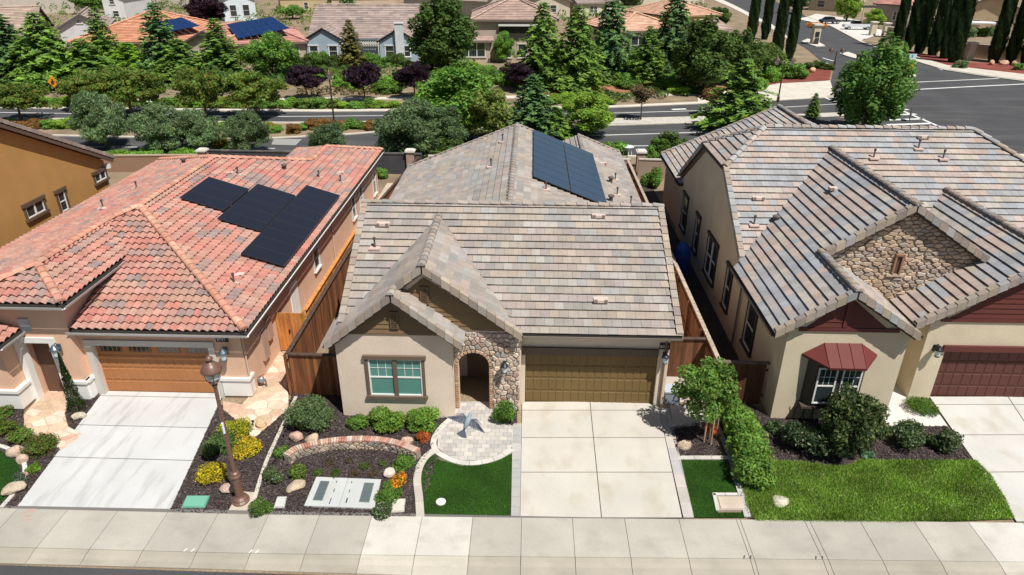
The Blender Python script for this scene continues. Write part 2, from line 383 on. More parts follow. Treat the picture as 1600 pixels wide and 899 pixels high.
def garage_door(parent, fr, W, H, cols, rows, col, win=0):
    b = MB(fr); b.box(0, W, 0, H, -.05, 0, tuple(x*.8 for x in col)); d = b.build('garage_door', K['door'], parent)
    cw, ch = W/cols, H/rows; me = None; p0 = Vector(fr(0, 0, 0)); rows_ = []
    for j in range(rows):
        t = MB(fr); t.box(.01, W-.01, j*ch+.008, (j+1)*ch-.008, 0.001, .012, col); t.build('door_section', K['door'], d)
    mb = MB(lambda a, t, c: tuple(Vector(fr(a, t, c))-p0))
    x0, x1, y0, y1 = .022, cw-.022, .045, ch-.045
    mb.add([(x0, y0, .010), (x1, y0, .010), (x1, y1, .010), (x0, y1, .010), (x0+.012, y0+.012, .026), (x1-.012, y0+.012, .026), (x1-.012, y1-.012, .026), (x0+.012, y1-.012, .026)],
           [(0, 1, 5, 4), (1, 2, 6, 5), (2, 3, 7, 6), (3, 0, 4, 7), (4, 5, 6, 7)], (1, 1, 1))
    me = mesh_from('door_panel', mb.V, mb.F, mb.T, K['door'])
    for j in range(rows):
        if win and j == rows-1:
            for i in range(win):
                a, c = W*i/win+.12, W*(i+1)/win-.12; g = MB(fr); g.box(a, c, j*ch+.13, H-.1, .013, .03, (.7, .7, .7)); wd = g.build('door_window', K['plast'], d, color=col)
                g = MB(fr); g.box(a+.05, c-.05, j*ch+.17, H-.14, .031, .036); g.build('pane', K['glass'], d)
                for q in range(1, 5): g = MB(fr); g.box(a+(c-a)*q/5-.012, a+(c-a)*q/5+.012, j*ch+.17, H-.14, .037, .045, col); g.build('muntin', K['plast'], d)
            continue
        for i in range(cols): inst('door_panel', me, d, Vector(fr(i*cw, j*ch, 0)), col)
    return d
def siding(parent, fr, poly, hb, tint, name='siding_board', m='paint', d=.03):
    t0 = min(p[1] for p in poly); t1 = max(p[1] for p in poly); x0 = min(p[0] for p in poly); x1 = max(p[0] for p in poly)
    if area2(poly) < 0: poly = poly[::-1]
    t = t0
    while t < t1:
        c = clip(poly, [(x0-1, t), (x1+1, t), (x1+1, t+hb-.012), (x0-1, t+hb-.012)])
        if c:
            mb = MB(fr); n = len(c)
            v = [(p[0], p[1], .001) for p in c]+[(p[0], p[1], d*(1-(p[1]-t)/hb)+.006) for p in c]
            mb.add(v, [tuple(range(n, 2*n))]+[(i, (i+1) % n, n+(i+1) % n, n+i) for i in range(n)], tuple(x*R.uniform(.93, 1.05) for x in tint)); mb.build(name, K[m], parent)
        t += hb
def lantern(label, p, out, tint=(.05, .06, .07), s=1.0):      # wall lantern: bracket, hood, glass, base
    p = Vector(p); o = Vector(out); c = p+o*.22*s; r = thing('wall_lantern', label, 'wall light', tuple(p))
    m = MB(); m.box(p.x-.06*s, p.x+.06*s, p.y-.06*s if abs(o.x) > .5 else min(p.y, p.y+o.y*.04), p.y+.06*s if abs(o.x) > .5 else max(p.y, p.y+o.y*.04), p.z-.12*s, p.z+.12*s, tint)
    m.tube([p+Vector((0, 0, .05*s)), p+o*.12*s+Vector((0, 0, .2*s)), c+Vector((0, 0, .16*s))], .018*s, 6, tint); m.build('bracket', K['metal'], r)
    m = MB(); m.lathe(tuple(c), [(.03*s, .2*s), (.05*s, .17*s), (.13*s, .08*s), (.14*s, .05*s)][::-1], 12, tint); m.build('hood', K['metal'], r)
    m = MB(); m.lathe(tuple(c), [(.07*s, -.17*s), (.1*s, .05*s)], 12, (.55, .68, .72)); m.build('glass', K['glass_tint'], r)
    m = MB(); m.lathe(tuple(c), [(.02*s, -.24*s), (.08*s, -.2*s), (.085*s, -.17*s)], 12, tint); m.build('base', K['metal'], r)
    return r
def digits(txt, parent, fr, s, t, h, m):
    cu = bpy.data.curves.new('digits', 'FONT'); cu.body = txt; cu.size = h*1.35; cu.extrude = .004; ob = bpy.data.objects.new('tmp', cu)
    me = bpy.data.meshes.new_from_object(ob); bpy.data.objects.remove(ob)
    V_ = [fr(s+v.co.x, t+v.co.y, .03+v.co.z) for v in me.vertices]; F_ = [list(p.vertices) for p in me.polygons]
    o = bpy.data.objects.new('digits', mesh_from('digits', V_, F_, [(1, 1, 1)]*len(F_), m)); COL.objects.link(o); return attach(o, parent)
def pipes(parent, pl, spots):                       # roof vents / pipes given (x,y) with plane z(x,y)
    for (x, y, k) in spots:
        z = pl(x, y)+.05; m = MB()
        if k == 'p':
            m.box(x-.2, x+.2, y-.18, y+.18, z-.03, z+.035, (.6, .45, .40)); m.build('flashing', K['plast'], parent)
            m = MB(); m.tube([(x, y, z), (x, y, z+.32)], .035, 8, (.12, .1, .09)); m.tube([(x, y, z+.33), (x, y, z+.42)], .055, 8, (.1, .08, .08)); m.build('vent_pipe', K['plast'], parent)
        elif k == 'v':
            m.box(x-.25, x+.25, y-.16, y+.16, z-.03, z+.07, (.62, .50, .44)); m.box(x-.23, x-.12, y-.17, y-.1, z+.0, z+.08, (.25, .18, .16)); m.box(x+.12, x+.23, y-.17, y-.1, z, z+.08, (.25, .18, .16)); m.build('attic_vent', K['plast'], parent)
        else:
            m.tube([(x, y, z), (x, y, z+.25)], .1, 10, (.1, .08, .08)); m.lathe((x, y, z+.25), [(.16, 0), (.16, .06), (.03, .12)], 10, (.13, .1, .09)); m.build('vent_cap', K['plast'], parent)
# ================================================================ THE THREE NEAR HOUSES
def face_front(x0, y, z=0.0): return wallframe((x0, y, z), (1, 0, 0), (0, -1, 0))
def solar(parent, z, x0, x1, y0, y1, nx, ny, tint, lift=.16, skip=()):
    for i in range(nx):
        for j in range(ny):
            if (i, j) in skip: continue
            a, b = x0+(x1-x0)*i/nx+.012, x0+(x1-x0)*(i+1)/nx-.012; c, d = y0+(y1-y0)*j/ny+.012, y0+(y1-y0)*(j+1)/ny-.012; mb = MB()
            def q(x, y, h): return (x, y, z(x, y)+lift+h)
            mb.add([q(a, c, 0), q(b, c, 0), q(b, d, 0), q(a, d, 0), q(a, c, .04), q(b, c, .04), q(b, d, .04), q(a, d, .04)],
                   [(0, 1, 5, 4), (1, 2, 6, 5), (2, 3, 7, 6), (3, 0, 4, 7), (3, 2, 1, 0)], (.03, .03, .034))
            e = .018; mb.add([q(a, c, .04), q(b, c, .04), q(b, d, .04), q(a, d, .04), q(a+e, c+e, .036), q(b-e, c+e, .036), q(b-e, d-e, .036), q(a+e, d-e, .036)],
                   [(0, 1, 5, 4), (1, 2, 6, 5), (2, 3, 7, 6), (3, 0, 4, 7)], (.035, .036, .04))
            mb.add([q(a+e, c+e, .036), q(b-e, c+e, .036), q(b-e, d-e, .036), q(a+e, d-e, .036)], [(0, 1, 2, 3)], tint)
            mb.build('solar_panel', K['solar'], parent)
# ---------------------------------------------------------------- centre house
H = thing('house', 'grey tiled house with twin brown gables, stone arch entry and olive brown garage door', 'house', (0, 4, 0))
ST = (.71, .595, .48); BR = (.115, .085, .06); OL = (.20, .135, .07)
m = MB(); m.tint = ST
m.prism([(0, 0), (0, 3.25), (4.6, 5.75), (9, 3.2), (9, 0)], -5.95, -2.25, 'x')
m.prism([(1.8, 0), (1.8, 4.2), (4.6, 5.75), (9, 3.2), (9, 0)], -2.25, -.75, 'x')
m.prism([(.25, 0), (.25, 3.45), (4.6, 5.75), (9, 3.2), (9, 0)], -.75, 5.35, 'x')
m.box(-.75, .3, 0, .25, 0, 3.3); m.box(5.0, 5.35, 0, .25, 0, 3.3); m.box(.3, 5.0, 0, .25, 2.2, 3.3)
m.prism([(-6.15, 0), (-6.15, 3.12), (-4.05, 4.8), (-2.2, 3.35), (-2.2, 0)], -.95, -.001, 'y')
arch = [(-1.515+.535*math.cos(a), 1.9+.535*math.sin(a)) for a in [math.pi-math.pi*i/14 for i in range(15)]]
outl = [(-2.2, 0), (-2.05, 0)]+arch+[(-.98, 0), (.15, 0), (.15, 3.25), (-2.2, 3.25)]
m.prism(outl, -.35, -.1, 'y')
m.prism([(-5.9, 3.253), (-3.1, 5.5), (-.1, 3.253)], -.35, -.1, 'y')
m.prism([(-6.75, 0), (-6.75, 2.85), (-.45, 5.35), (5.85, 2.85), (5.85, 0)], 9.003, 19.7, 'y')
m.prism([(1.2, 0), (1.2, 2.9), (3.5, 3.85), (5.85, 2.85), (5.85, 0)], 19.703, 23.5, 'y')
wl = m.build('wall', K['stucco'], H)
m = MB(); m.tint = (.16, .10, .07); m.box(-1.95, -1.0, 1.72, 1.78, 0, 2.3); m.build('front_door', K['paint'], H)
mz = lambda x, y: 3.3+.55*(y+.5)
rf = Roof(H, FLATPAL, blend=.45)
rf.face([(-6.15, 4.6, 6.105), (-6.15, -.41, 3.35), (-3.1, 4.03, 5.79), (.13, -.5, 3.3), (5.6, -.5, 3.3), (5.5, 4.6, 6.105)])
rf.face([(-6.4, -1.3, 3.15), (-4.05, -1.3, 5.03), (-4.05, -.7, 5.03), (-3.1, -.7, 5.79), (-3.1, 4.03, 5.79), (-6.15, -.41, 3.35), (-6.15, .5, 3.35), (-6.4, .6, 3.15)])
rf.face([(-3.1, -.7, 5.79), (.15, -.7, 3.29), (.13, -.5, 3.3), (-3.1, 4.03, 5.79)])
rf.face([(-4.05, -1.3, 5.03), (-1.8, -1.3, 3.23), (-1.8, -.35, 3.23), (-4.05, -.35, 5.03)])
rf.face([(-.45, 5.4, 5.67), (-7.1, 10.2, 3.01), (-7.1, 20, 3.01), (-.45, 20, 5.67)])
rf.face([(-.45, 5.4, 5.67), (-.45, 20, 5.67), (3.5, 20, 4.09), (3.5, 24, 4.09), (6.25, 24, 2.99), (6.25, 10.2, 2.99)])
rf.face([(3.5, 24, 4.09), (3.5, 20, 4.09), (.8, 20, 3.0), (.8, 24, 3.0)])
rd = rf.finish()
m = MB(); m.add([(-6.15, 4.6, 6.0), (5.5, 4.6, 6.0), (5.5, 10.2, 2.95), (-6.15, 10.2, 2.95), (-6.15, 4.7, 5.85), (5.5, 4.7, 5.85), (5.5, 10.2, 2.8), (-6.15, 10.2, 2.8)], [(0, 1, 2, 3), (7, 6, 5, 4), (3, 2, 6, 7), (0, 3, 7, 4), (1, 5, 6, 2)], (.36, .33, .3)); m.build('rear_slope', K['tile'], H)
caps(rd, (-6.2, 4.6, 6.13), (5.55, 4.6, 6.13), FLATPAL, .12, .42); caps(rd, (-3.1, -.75, 5.84), (-3.1, 4.0, 5.84), FLATPAL, .15, .34)
caps(rd, (-4.05, -1.35, 5.08), (-4.05, -.72, 5.08), FLATPAL, .13, .3); caps(rd, (-.45, 5.6, 5.71), (-.45, 20, 5.71), FLATPAL, .13, .42); caps(rd, (3.5, 20, 4.13), (3.5, 24, 4.13), FLATPAL, .13, .42)
TANP = [(.36, .30, .235), (.33, .27, .225), (.35, .31, .27), (.29, .245, .215)]
raketiles(rd, (-6.4, -1.3, 3.17), (-4.07, -1.3, 5.05), TANP, (0, -1, 0)); raketiles(rd, (-1.8, -1.3, 3.25), (-4.03, -1.3, 5.05), TANP, (0, -1, 0))
raketiles(rd, (-4.0, -.7, 5.1), (-3.12, -.7, 5.8), TANP, (0, -1, 0)); raketiles(rd, (.17, -.7, 3.3), (-3.08, -.7, 5.8), TANP, (0, -1, 0))
raketiles(rd, (-6.15, -.3, 3.42), (-6.15, 4.6, 6.11), TANP, (-1, 0, 0)); raketiles(rd, (5.6, -.5, 3.32), (5.5, 4.6, 6.11), TANP, (1, 0, 0))
raketiles(rd, (6.25, 24, 3.0), (3.5, 24, 4.1), TANP, (0, 1, 0)); raketiles(rd, (-7.1, 20, 3.02), (-.45, 20, 5.67), TANP, (0, 1, 0)); raketiles(rd, (3.5, 20.0, 4.09), (-.45, 20, 5.67), TANP, (0, 1, 0))
for A, B in (((-6.3, -1.22, 2.98), (-4.05, -1.22, 4.78)), ((-1.9, -1.22, 3.06), (-4.05, -1.22, 4.78)), ((-4.0, -.62, 4.83), (-3.1, -.62, 5.55)), ((.05, -.62, 3.12), (-3.1, -.62, 5.55))):
    board(rd, A, B, .05, .16, 'paint', BR)
for x0, x1, z0, zt, y, xc in ((-5.75, -2.5, 3.5, 4.72, -.95, -4.05), (-5.4, -.35, 3.32, 5.3, -.35, -3.1)):
    siding(wl, face_front(0, y), [(x0, z0), (x1, z0), (xc, zt)], .18, OL)
for xc, y, z in ((-4.05, -.95, 3.72), (-3.1, -.35, 4.35)):
    m = MB(face_front(xc, y, z)); m.box(-.14, .14, 0, .62, .03, .09, (.17, .115, .06))
    for k in range(7): m.box(-.1, .1, .06+k*.075, .10+k*.075, .09, .105, (.10, .07, .04))
    m.build('gable_vent', K['paint'], H)
m = MB(face_front(0, -.95)); m.box(-5.95, -2.3, 3.44, 3.5, 0, .03, OL); m.build('band_board', K['paint'], H)
SP = [(.52, .42, .33), (.46, .36, .29), (.55, .48, .40), (.42, .30, .23), (.50, .38, .32), (.38, .34, .30), (.58, .47, .36)]
rr = random.Random(3)
arch2 = [(-1.515+.68*math.cos(a), 1.9+.68*math.sin(a)) for a in [math.pi*.93-math.pi*.93*i/12 for i in range(13)]]
stones(wl, face_front(0, -.35), [(-2.2, 2.0)]+arch2+[(-.84, 0), (.12, 0), (.12, 3.25), (-2.2, 3.25)], .21, .2, SP, rr, .07, .016)
fr = face_front(0, -.35)
for i in range(13):
    a0, a1 = math.pi*i/13+.02, math.pi*(i+1)/13-.02; m = MB(fr)
    pl = [(-1.515+q*math.cos(a), 1.9+q*math.sin(a)) for q, a in ((.54, a0), (.67, a0), (.67, a1), (.54, a1))]; c = rr.choice([(.45, .27, .18), (.5, .34, .24), (.42, .3, .22)])
    pillow(m, pl, 0, .08, .008, c); m.build('brick', K['stone'], wl)
for j in range(19):
    for x0, x1 in ((-2.19, -2.055), (-.975, -.845)):
        m = MB(fr); c = rr.choice([(.42, .24, .14), (.5, .34, .24), (.38, .26, .18), (.52, .4, .26)]); pillow(m, [(x0, j*.1+.01), (x1, j*.1+.01), (x1, j*.1+.095), (x0, j*.1+.095)], 0, .07, .006, c); m.build('brick', K['stone'], wl)
window(H, face_front(0, -.95), -5.08, -3.24, 1.0, 2.5, (.15, .11, .08), .1, grid=3, glass_tint=(.10, .27, .23), mull=2)  # the teal pane colour is a reflection painted in
m = MB(face_front(0, -.95)); m.box(-4.23, -4.09, 1.0, 2.5, .046, .075, (.15, .11, .08)); m.build('mullion', K['paint'], H)
garage_door(H, face_front(.3, .18), 4.7, 2.2, 17, 4, (.17, .112, .042))
m = MB(face_front(0, 0)); m.box(.18, 4.96, 2.2, 2.5, .001, .09, BR); m.build('header_trim', K['paint'], H)
gutter(rd, (.2, -.5, 3.3), (5.6, -.5, 3.3), (.40, .33, .27), (0, -1, 0)); gutter(rd, (-6.4, -1.25, 3.15), (-6.4, .6, 3.15), (.40, .33, .27), (-1, 0, 0))
m = MB(); m.tube([(5.2, -.06, 3.15), (5.2, -.06, .1)], .035, 8, (.22, .12, .08)); m.build('downspout', K['plast'], H)
m = MB(face_front(0, 0)); m.box(4.98, 5.34, 2.5, 2.75, 0, .03, (.02, .02, .022)); pq = m.build('address_plaque', K['plast'], H)
digits('8331', pq, face_front(0, 0), 5.0, 2.56, .115, K['trimw'])
pipes(rd, lambda x, y: 3.3+.55*(y+.5), [(-5.2, 3.6, 'v'), (-5.35, 2.6, 'p'), (3.0, 4.1, 'v'), (2.9, .7, 'v')])
pipes(rd, lambda x, y: 5.67-.4*abs(x+.45), [(-1.6, 12.6, 'p'), (-1.2, 17, 'p'), (4.75, 15.4, 'c'), (4.4, 11.9, 'c'), (5.1, 16.3, 'p'), (4.9, 13.5, 'p'), (5.55, 12.9, 'p'), (1.1, 9.6, 'p'), (4.9, 11.2, 'p'), (5.4, 11.3, 'p'), (4.6, 18.8, 'v')])
solar(rd, lambda x, y: 5.67-.4*abs(x+.45), .5, 4.1, 10.4, 19.7, 2, 8, (.035, .062, .105))  # bluer tint carries the sky reflection in the panel colour
lantern('dark wall lantern beside the stone arch of the grey roofed house', (-.42, -.42, 2.02), (0, -1, 0), s=1.05)
lantern('dark wall lantern under the address plaque, right of the olive brown garage door', (5.18, 0, 2.25), (0, -1, 0), s=1.0)
# ---------------------------------------------------------------- left house (peach, clay tiles)
H = thing('house', 'peach stucco house with salmon clay tile roof, white trim and black solar panels', 'house', (-16, 8, 0))
PE = (.72, .47, .33); WT = (.72, .70, .67)
m = MB(); m.tint = PE
m.box(-22.4, -9.85, .35, 20.3, 0, 2.85); m.box(-14.8, -9.85, 20.303, 23.3, 0, 2.85)
m.box(-15.7, -15.35, .05, .347, 0, 2.9); m.box(-11.05, -9.85, .05, .347, 0, 2.9); m.box(-15.35, -11.05, .05, .347, 2.2, 2.9)
m.box(-19, -17.6, -.33, 3.4, 0, 4.05); m.box(-16.5, -15.7, -.33, 3.4, 0, 4.05); m.box(-17.6, -16.5, -.33, 3.4, 2.5, 4.05); m.box(-17.597, -16.503, .2, 3.4, 0, 2.497)
m.box(-22.4, -17.82, -1.0, -.333, 0, 2.75); wl = m.build('wall', K['stucco'], H)
m = MB(); m.tint = (.13, .07, .045); m.box(-17.55, -16.55, .13, .19, 0, 2.4); m.build('front_door', K['paint'], H)
m = MB(); m.tint = WT                                 # white surrounds and wainscot
m.box(-15.56, -15.33, -.01, .17, 0, 2.185); m.box(-11.07, -10.84, -.01, .17, 0, 2.185); m.box(-15.56, -10.84, -.01, .17, 2.188, 2.42); m.build('garage_surround', K['trimw'], H)
m = MB(); m.box(-17.8, -17.58, -.39, -.1, 0, 2.48); m.box(-16.52, -16.3, -.39, -.1, 0, 2.48); m.box(-17.8, -16.3, -.39, -.1, 2.483, 2.7); m.build('door_surround', K['trimw'], H)
for i, b in enumerate([(-22.4, -17.7, -1.06, -.4), (-16.28, -15.64, -.40, -.1), (-10.82, -9.79, -.0, .42), (-15.64, -15.58, -.3, .2)]):
    m = MB(); m.box(b[0], b[1], b[2], b[3], .12, .8); m.build('wainscot', K['trimw'], H)
    m = MB(); m.box(b[0]-.04, b[1]+.05, b[2]-.05, b[3], .803, .92); m.build('ledge', K['trimw'], H)
    m = MB(); m.box(b[0], b[1]-.02, b[2]+.03, b[3], 0, .117, (.3, .2, .14)); m.build('base_band', K['paint'], H)
m = MB(face_front(0, -.33)); m.box(-17.35, -16.98, 2.95, 3.45, .002, .05, (.42, .44, .47)); m.build('niche_panel', K['plast'], H)
zR = lambda x, y: 3.0-.315*(x+9.45)
rf = Roof(H, CLAYPAL, 'barrel', .29, .355, mat_='clay', name='roof', blend=.5)
AP = (-16.15, 6.4, 5.11); RE = (-16.15, 13.9, 5.11); J = (-17.12, 5.43, 4.80); E0 = (-17.15, 1.1, 4.80)
rf.face([(-9.45, -.3, 3.0), AP, J, (-15.3, 3.57, 4.22), (-15.72, 3.55, 4.215), (-15.72, -.3, 3.0)])
rf.face([(-9.45, -.3, 3.0), (-9.45, 23.7, 3.0), (-12.3, 20.85, 3.9), (-12.3, 17.75, 3.9), RE, AP])
rf.face([RE, (-12.3, 17.75, 3.9), (-15.1, 20.6, 3.0), (-22.85, 20.6, 3.0)])
rf.face([(-12.3, 17.75, 3.9), (-12.3, 20.85, 3.9), (-15.1, 23.7, 3.02), (-15.1, 20.6, 3.02)])
rf.face([(-12.3, 20.85, 3.9), (-9.45, 23.7, 3.0), (-15.1, 23.7, 3.0)])
rf.face([AP, RE, (-22.85, 20.6, 3.0), (-22.85, -.75, 3.0), (-19.0, -.75, 4.21), E0, J])
rf.face([(-15.3, -.75, 4.22), (-15.3, 3.57, 4.22), J, E0])
rf.face([(-15.3, -.75, 4.22), E0, (-19.0, -.75, 4.22)])
rf.face([(-17.35, -1.5, 3.0), (-17.35, -.3, 3.0), (-18.6, -.3, 3.42), (-19.3, -.3, 3.6), (-19.3, .45, 3.6)][:4]+[(-18.6, -1.5, 3.42)])
rd = rf.finish(); CP = [(.60, .30, .22), (.55, .27, .19), (.58, .34, .24)]
for A, B in (((-9.45, -.3, 3.05), AP), (AP, RE), (RE, (-22.85, 20.6, 3.0)), (RE, (-12.3, 17.75, 3.9)), ((-12.3, 17.75, 3.9), (-12.3, 20.85, 3.9)), ((-12.3, 20.85, 3.9), (-9.45, 23.7, 3.0)), (J, AP), (E0, J), ((-15.3, -.75, 4.25), E0), ((-19.0, -.75, 4.25), E0)):
    caps(rd, Vector(A)+Vector((0, 0, .05)), Vector(B)+Vector((0, 0, .05)), CP, .15, .38, 'clay', .08)
WG = (.66, .64, .62)
gutter(rd, (-15.75, -.3, 2.98), (-9.4, -.3, 2.98), WG, (0, -1, 0)); gutter(rd, (-9.45, -.35, 2.98), (-9.45, 23.7, 2.98), WG, (1, 0, 0)); gutter(rd, (-19, -.75, 4.2), (-15.25, -.75, 4.2), WG, (0, -1, 0)); gutter(rd, (-15.3, -.8, 4.2), (-15.3, 3.3, 4.2), WG, (1, 0, 0)); gutter(rd, (-17.35, -1.5, 2.98), (-17.35, -.35, 2.98), WG, (1, 0, 0))
board(rd, (-9.52, -.3, 2.78), (-9.52, 23.6, 2.78), .04, .2, 'paint', (.12, .09, .07)); board(rd, (-15.7, -.24, 2.78), (-9.5, -.24, 2.78), .04, .2, 'paint', (.50, .34, .25))
for y in (.1, 12.0, 23.0):
    m = MB(); m.tube([(-9.4, y, 2.85), (-9.8, y, 2.6), (-9.8, y, .1)], .035, 6, (.6, .45, .35)); m.build('downspout', K['plast'], H)
solar(rd, zR, -13.25, -11.4, 7.0, 11.9, 1, 5, (.016, .018, .028), .22); solar(rd, zR, -15.2, -13.3, 7.9, 11.0, 1, 3, (.016, .018, .028), .22); solar(rd, zR, -11.38, -9.65, 4.6, 13.6, 1, 9, (.016, .018, .028), .22)
pipes(rd, zR, [(-10.9, 2.6, 'p'), (-11.3, 15.6, 'p'), (-10.2, 15.9, 'p'), (-14.5, 12.7, 'p'), (-13.0, 15.2, 'c')]); pipes(rd, lambda x, y: 5.11+.315*(x+16.15), [(-18.5, 15.2, 'c'), (-18.8, 8.2, 'v'), (-19.5, 9.0, 'p'), (-19.2, 11.5, 'p')])
for sp in ((-11.0, 3.2), (-14.9, 12.5), (-10.6, 17.2)): pipes(rd, zR, [(sp[0], sp[1], 'v')])
garage_door(H, face_front(-15.35, .28), 4.3, 2.2, 14, 4, (.40, .17, .065), win=4)
m = MB(face_front(0, .05)); m.box(-10.72, -10.28, 2.43, 2.67, 0, .03, (.02, .02, .022)); pq = m.build('address_plaque', K['plast'], H); digits('8731', pq, face_front(0, .05), -10.68, 2.49, .115, K['trimw'])
fx = wallframe((-9.85, 0, 0), (0, 1, 0), (1, 0, 0))
m = MB(fx); m.box(5.2, 6.1, .05, 2.1, .002, .05, (.8, .8, .78)); m.build('side_door', K['plast'], H)
for y0, y1, z0, z1 in ((8.7, 9.5, 1.15, 2.2), (16.3, 17.0, .9, 2.2), (18.2, 18.9, .9, 2.2), (21.8, 22.6, .5, 2.3)): window(H, fx, y0, y1, z0, z1, (.6, .6, .58), .06, head=False)
for y0, y1, z0, z1 in ((1.5, 2.0, .7, 1.9), (2.2, 2.6, 1.2, 2.1)):
    m = MB(fx); m.box(y0, y1, z0, z1, .002, .14, (.50, .33, .25)); m.build('meter_cabinet', K['plast'], H)
lantern('blue-white wall lantern right of the tan garage door of the peach house', (-10.45, .05, 2.05), (0, -1, 0), (.12, .16, .2), 1.2)
lantern('blue-white wall lantern right of the peach house front door, above the slim cypress', (-16.15, -.4, 2.35), (0, -1, 0), (.12, .16, .2), 1.2)
# ---------------------------------------------------------------- right house (cream, slate blend tiles, stone gable)
H = thing('house', 'cream stucco house with slate blend tile roof, stone gable and dark red garage door', 'house', (16, 8, 0))
CR = (.63, .545, .40); RD = (.12, .032, .027)
m = MB(); m.tint = CR
m.prism([(4.6, 0), (4.6, 3.6), (8.75, 6.2), (12.75, 6.2), (17.5, 3.2), (17.5, 0)], 9.05, 26, 'x')
m.prism([(9.08, 0), (9.08, 3.9), (10.85, 5.02), (13.1, 3.55), (13.1, 0)], -.56, 4.597, 'y')
m.box(13.103, 14.6, 2.0, 4.597, 0, 3.1)
m.prism([(14.6, 0), (14.6, 3.55), (18, 5.65), (21.9, 3.2), (21.9, 0)], 1.15, 4.597, 'y')
m.prism([(14.6, 0), (15.4, 0), (15.4, 2.15), (20.3, 2.15), (20.3, 0), (21.9, 0), (21.9, 3.2), (18, 5.65), (14.6, 3.55)], .85, 1.147, 'y')
m.prism([(11.0, 3.0), (11.0, 5.15), (13.7, 6.92), (16.6, 5.0), (16.6, 3.0)], 2.4, 2.7, 'y')
m.box(9.2, 21.5, 17.503, 23.0, 0, 3.0); wl = m.build('wall', K['stucco'], H)
rf = Roof(H, SLATEPAL, blend=.55, name='roof')
rf.face([(8.8, 4.54, 3.93), (13.7, 9.72, 7.14), (16.75, 6.49, 5.14), (18, 7.75, 5.92), (22.2, 3.53, 3.3), (27.5, 3.55, 3.31), (20.3, 10.75, 7.78), (11, 10.75, 7.78), (8.8, 8.7, 6.51)])
rf.face([(8.5, -.95, 3.73), (10.85, -.95, 5.27), (10.85, 2.05, 5.27), (13.7, 2.05, 7.14), (13.7, 9.72, 7.14), (8.5, 4.22, 3.73)])
rf.face([(10.85, -.95, 5.27), (13.2, -.95, 3.73), (13.2, 2.4, 3.73), (10.85, 2.4, 5.27)])
rf.face([(13.7, 2.05, 7.14), (16.75, 2.05, 5.14), (16.75, 6.49, 5.14), (13.7, 9.72, 7.14)])
rf.face([(13.85, .45, 3.35), (18, .45, 5.92), (18, 7.75, 5.92), (16.75, 6.49, 5.14), (16.75, 2.4, 5.14), (13.85, 2.4, 3.35)])
rf.face([(18, .45, 5.92), (22.2, .45, 3.3), (22.2, 3.53, 3.3), (18, 7.75, 5.92)])
rf.face([(8.8, 8.7, 6.51), (11, 10.75, 7.78), (8.8, 12.8, 6.51)])
rf.face([(20.3, 10.75, 7.78), (27.5, 3.55, 3.31), (27.5, 17.95, 3.31)])
rf.face([(8.85, 17, 3.1), (8.85, 23.4, 3.1), (15.9, 23.4, 6.2), (15.9, 13.3, 6.2)])
rf.face([(15.9, 13.3, 6.2), (15.9, 23.4, 6.2), (22, 23.4, 3.5), (22, 17.6, 3.5)])
rd = rf.finish()
m = MB(); m.add([(11, 10.8, 7.68), (20.3, 10.8, 7.68), (27.5, 17.95, 3.25), (8.8, 17.9, 3.28), (8.8, 12.8, 6.42)], [(0, 1, 2, 3, 4)], (.36, .34, .32)); m.build('rear_slope', K['tile'], H)
for A, B in (((11, 10.75, 7.82), (20.3, 10.75, 7.82)), ((8.85, 8.7, 6.55), (11, 10.75, 7.82)), ((27.5, 3.55, 3.35), (20.3, 10.75, 7.82)), ((13.7, 2.0, 7.19), (13.7, 9.7, 7.19)), ((10.85, -1.0, 5.32), (10.85, 2.35, 5.32)), ((18, .4, 5.97), (18, 7.7, 5.97)), ((8.8, 12.8, 6.55), (11, 10.75, 7.82)), ((15.9, 14, 6.25), (15.9, 23.4, 6.25))):
    caps(rd, A, B, SLATEPAL[:3]+TANP, .14, .4)
for A, B, o in (((8.5, -.95, 3.75), (10.83, -.95, 5.29), (0, -1, 0)), ((13.2, -.95, 3.75), (10.87, -.95, 5.29), (0, -1, 0)), ((10.95, 2.05, 5.36), (13.68, 2.05, 7.16), (0, -1, 0)), ((16.7, 2.05, 5.2), (13.72, 2.05, 7.16), (0, -1, 0)),
                ((13.85, .45, 3.37), (17.98, .45, 5.94), (0, -1, 0)), ((22.2, .45, 3.3), (18.02, .45, 5.94), (0, -1, 0)), ((8.8, 4.6, 3.97), (8.8, 8.7, 6.53), (-1, 0, 0)), ((8.8, 17.0, 3.8), (8.8, 12.8, 6.53), (-1, 0, 0)), ((8.85, 23.4, 3.1), (15.9, 23.4, 6.2), (0, 1, 0))):
    raketiles(rd, A, B, TANP+SLATEPAL[:2], o)
for A, B in (((8.6, -.87, 3.55), (10.85, -.87, 5.03)), ((13.1, -.87, 3.55), (10.85, -.87, 5.03)), ((11.0, 2.13, 5.12), (13.7, 2.13, 6.9)), ((16.6, 2.13, 5.0), (13.7, 2.13, 6.9)), ((13.95, .53, 3.15), (18, .53, 5.68)), ((22.1, .53, 3.1), (18, .53, 5.68)), ((8.9, 4.6, 3.72), (8.9, 8.7, 6.3)), ((8.9, 12.8, 6.3), (8.9, 17.2, 3.55)), ((8.9, 8.7, 6.3), (8.9, 12.8, 6.3))):
    board(rd, A, B, .05, .17, 'paint', (.07, .05, .045))
gutter(rd, (8.5, -.9, 3.72), (8.5, 4.25, 3.72), (.12, .09, .08), (-1, 0, 0)); gutter(rd, (8.85, 17.1, 3.1), (8.85, 23.4, 3.1), (.12, .09, .08), (-1, 0, 0)); gutter(rd, (13.2, -.9, 3.72), (13.2, 1.9, 3.72), (.25, .2, .16), (1, 0, 0))
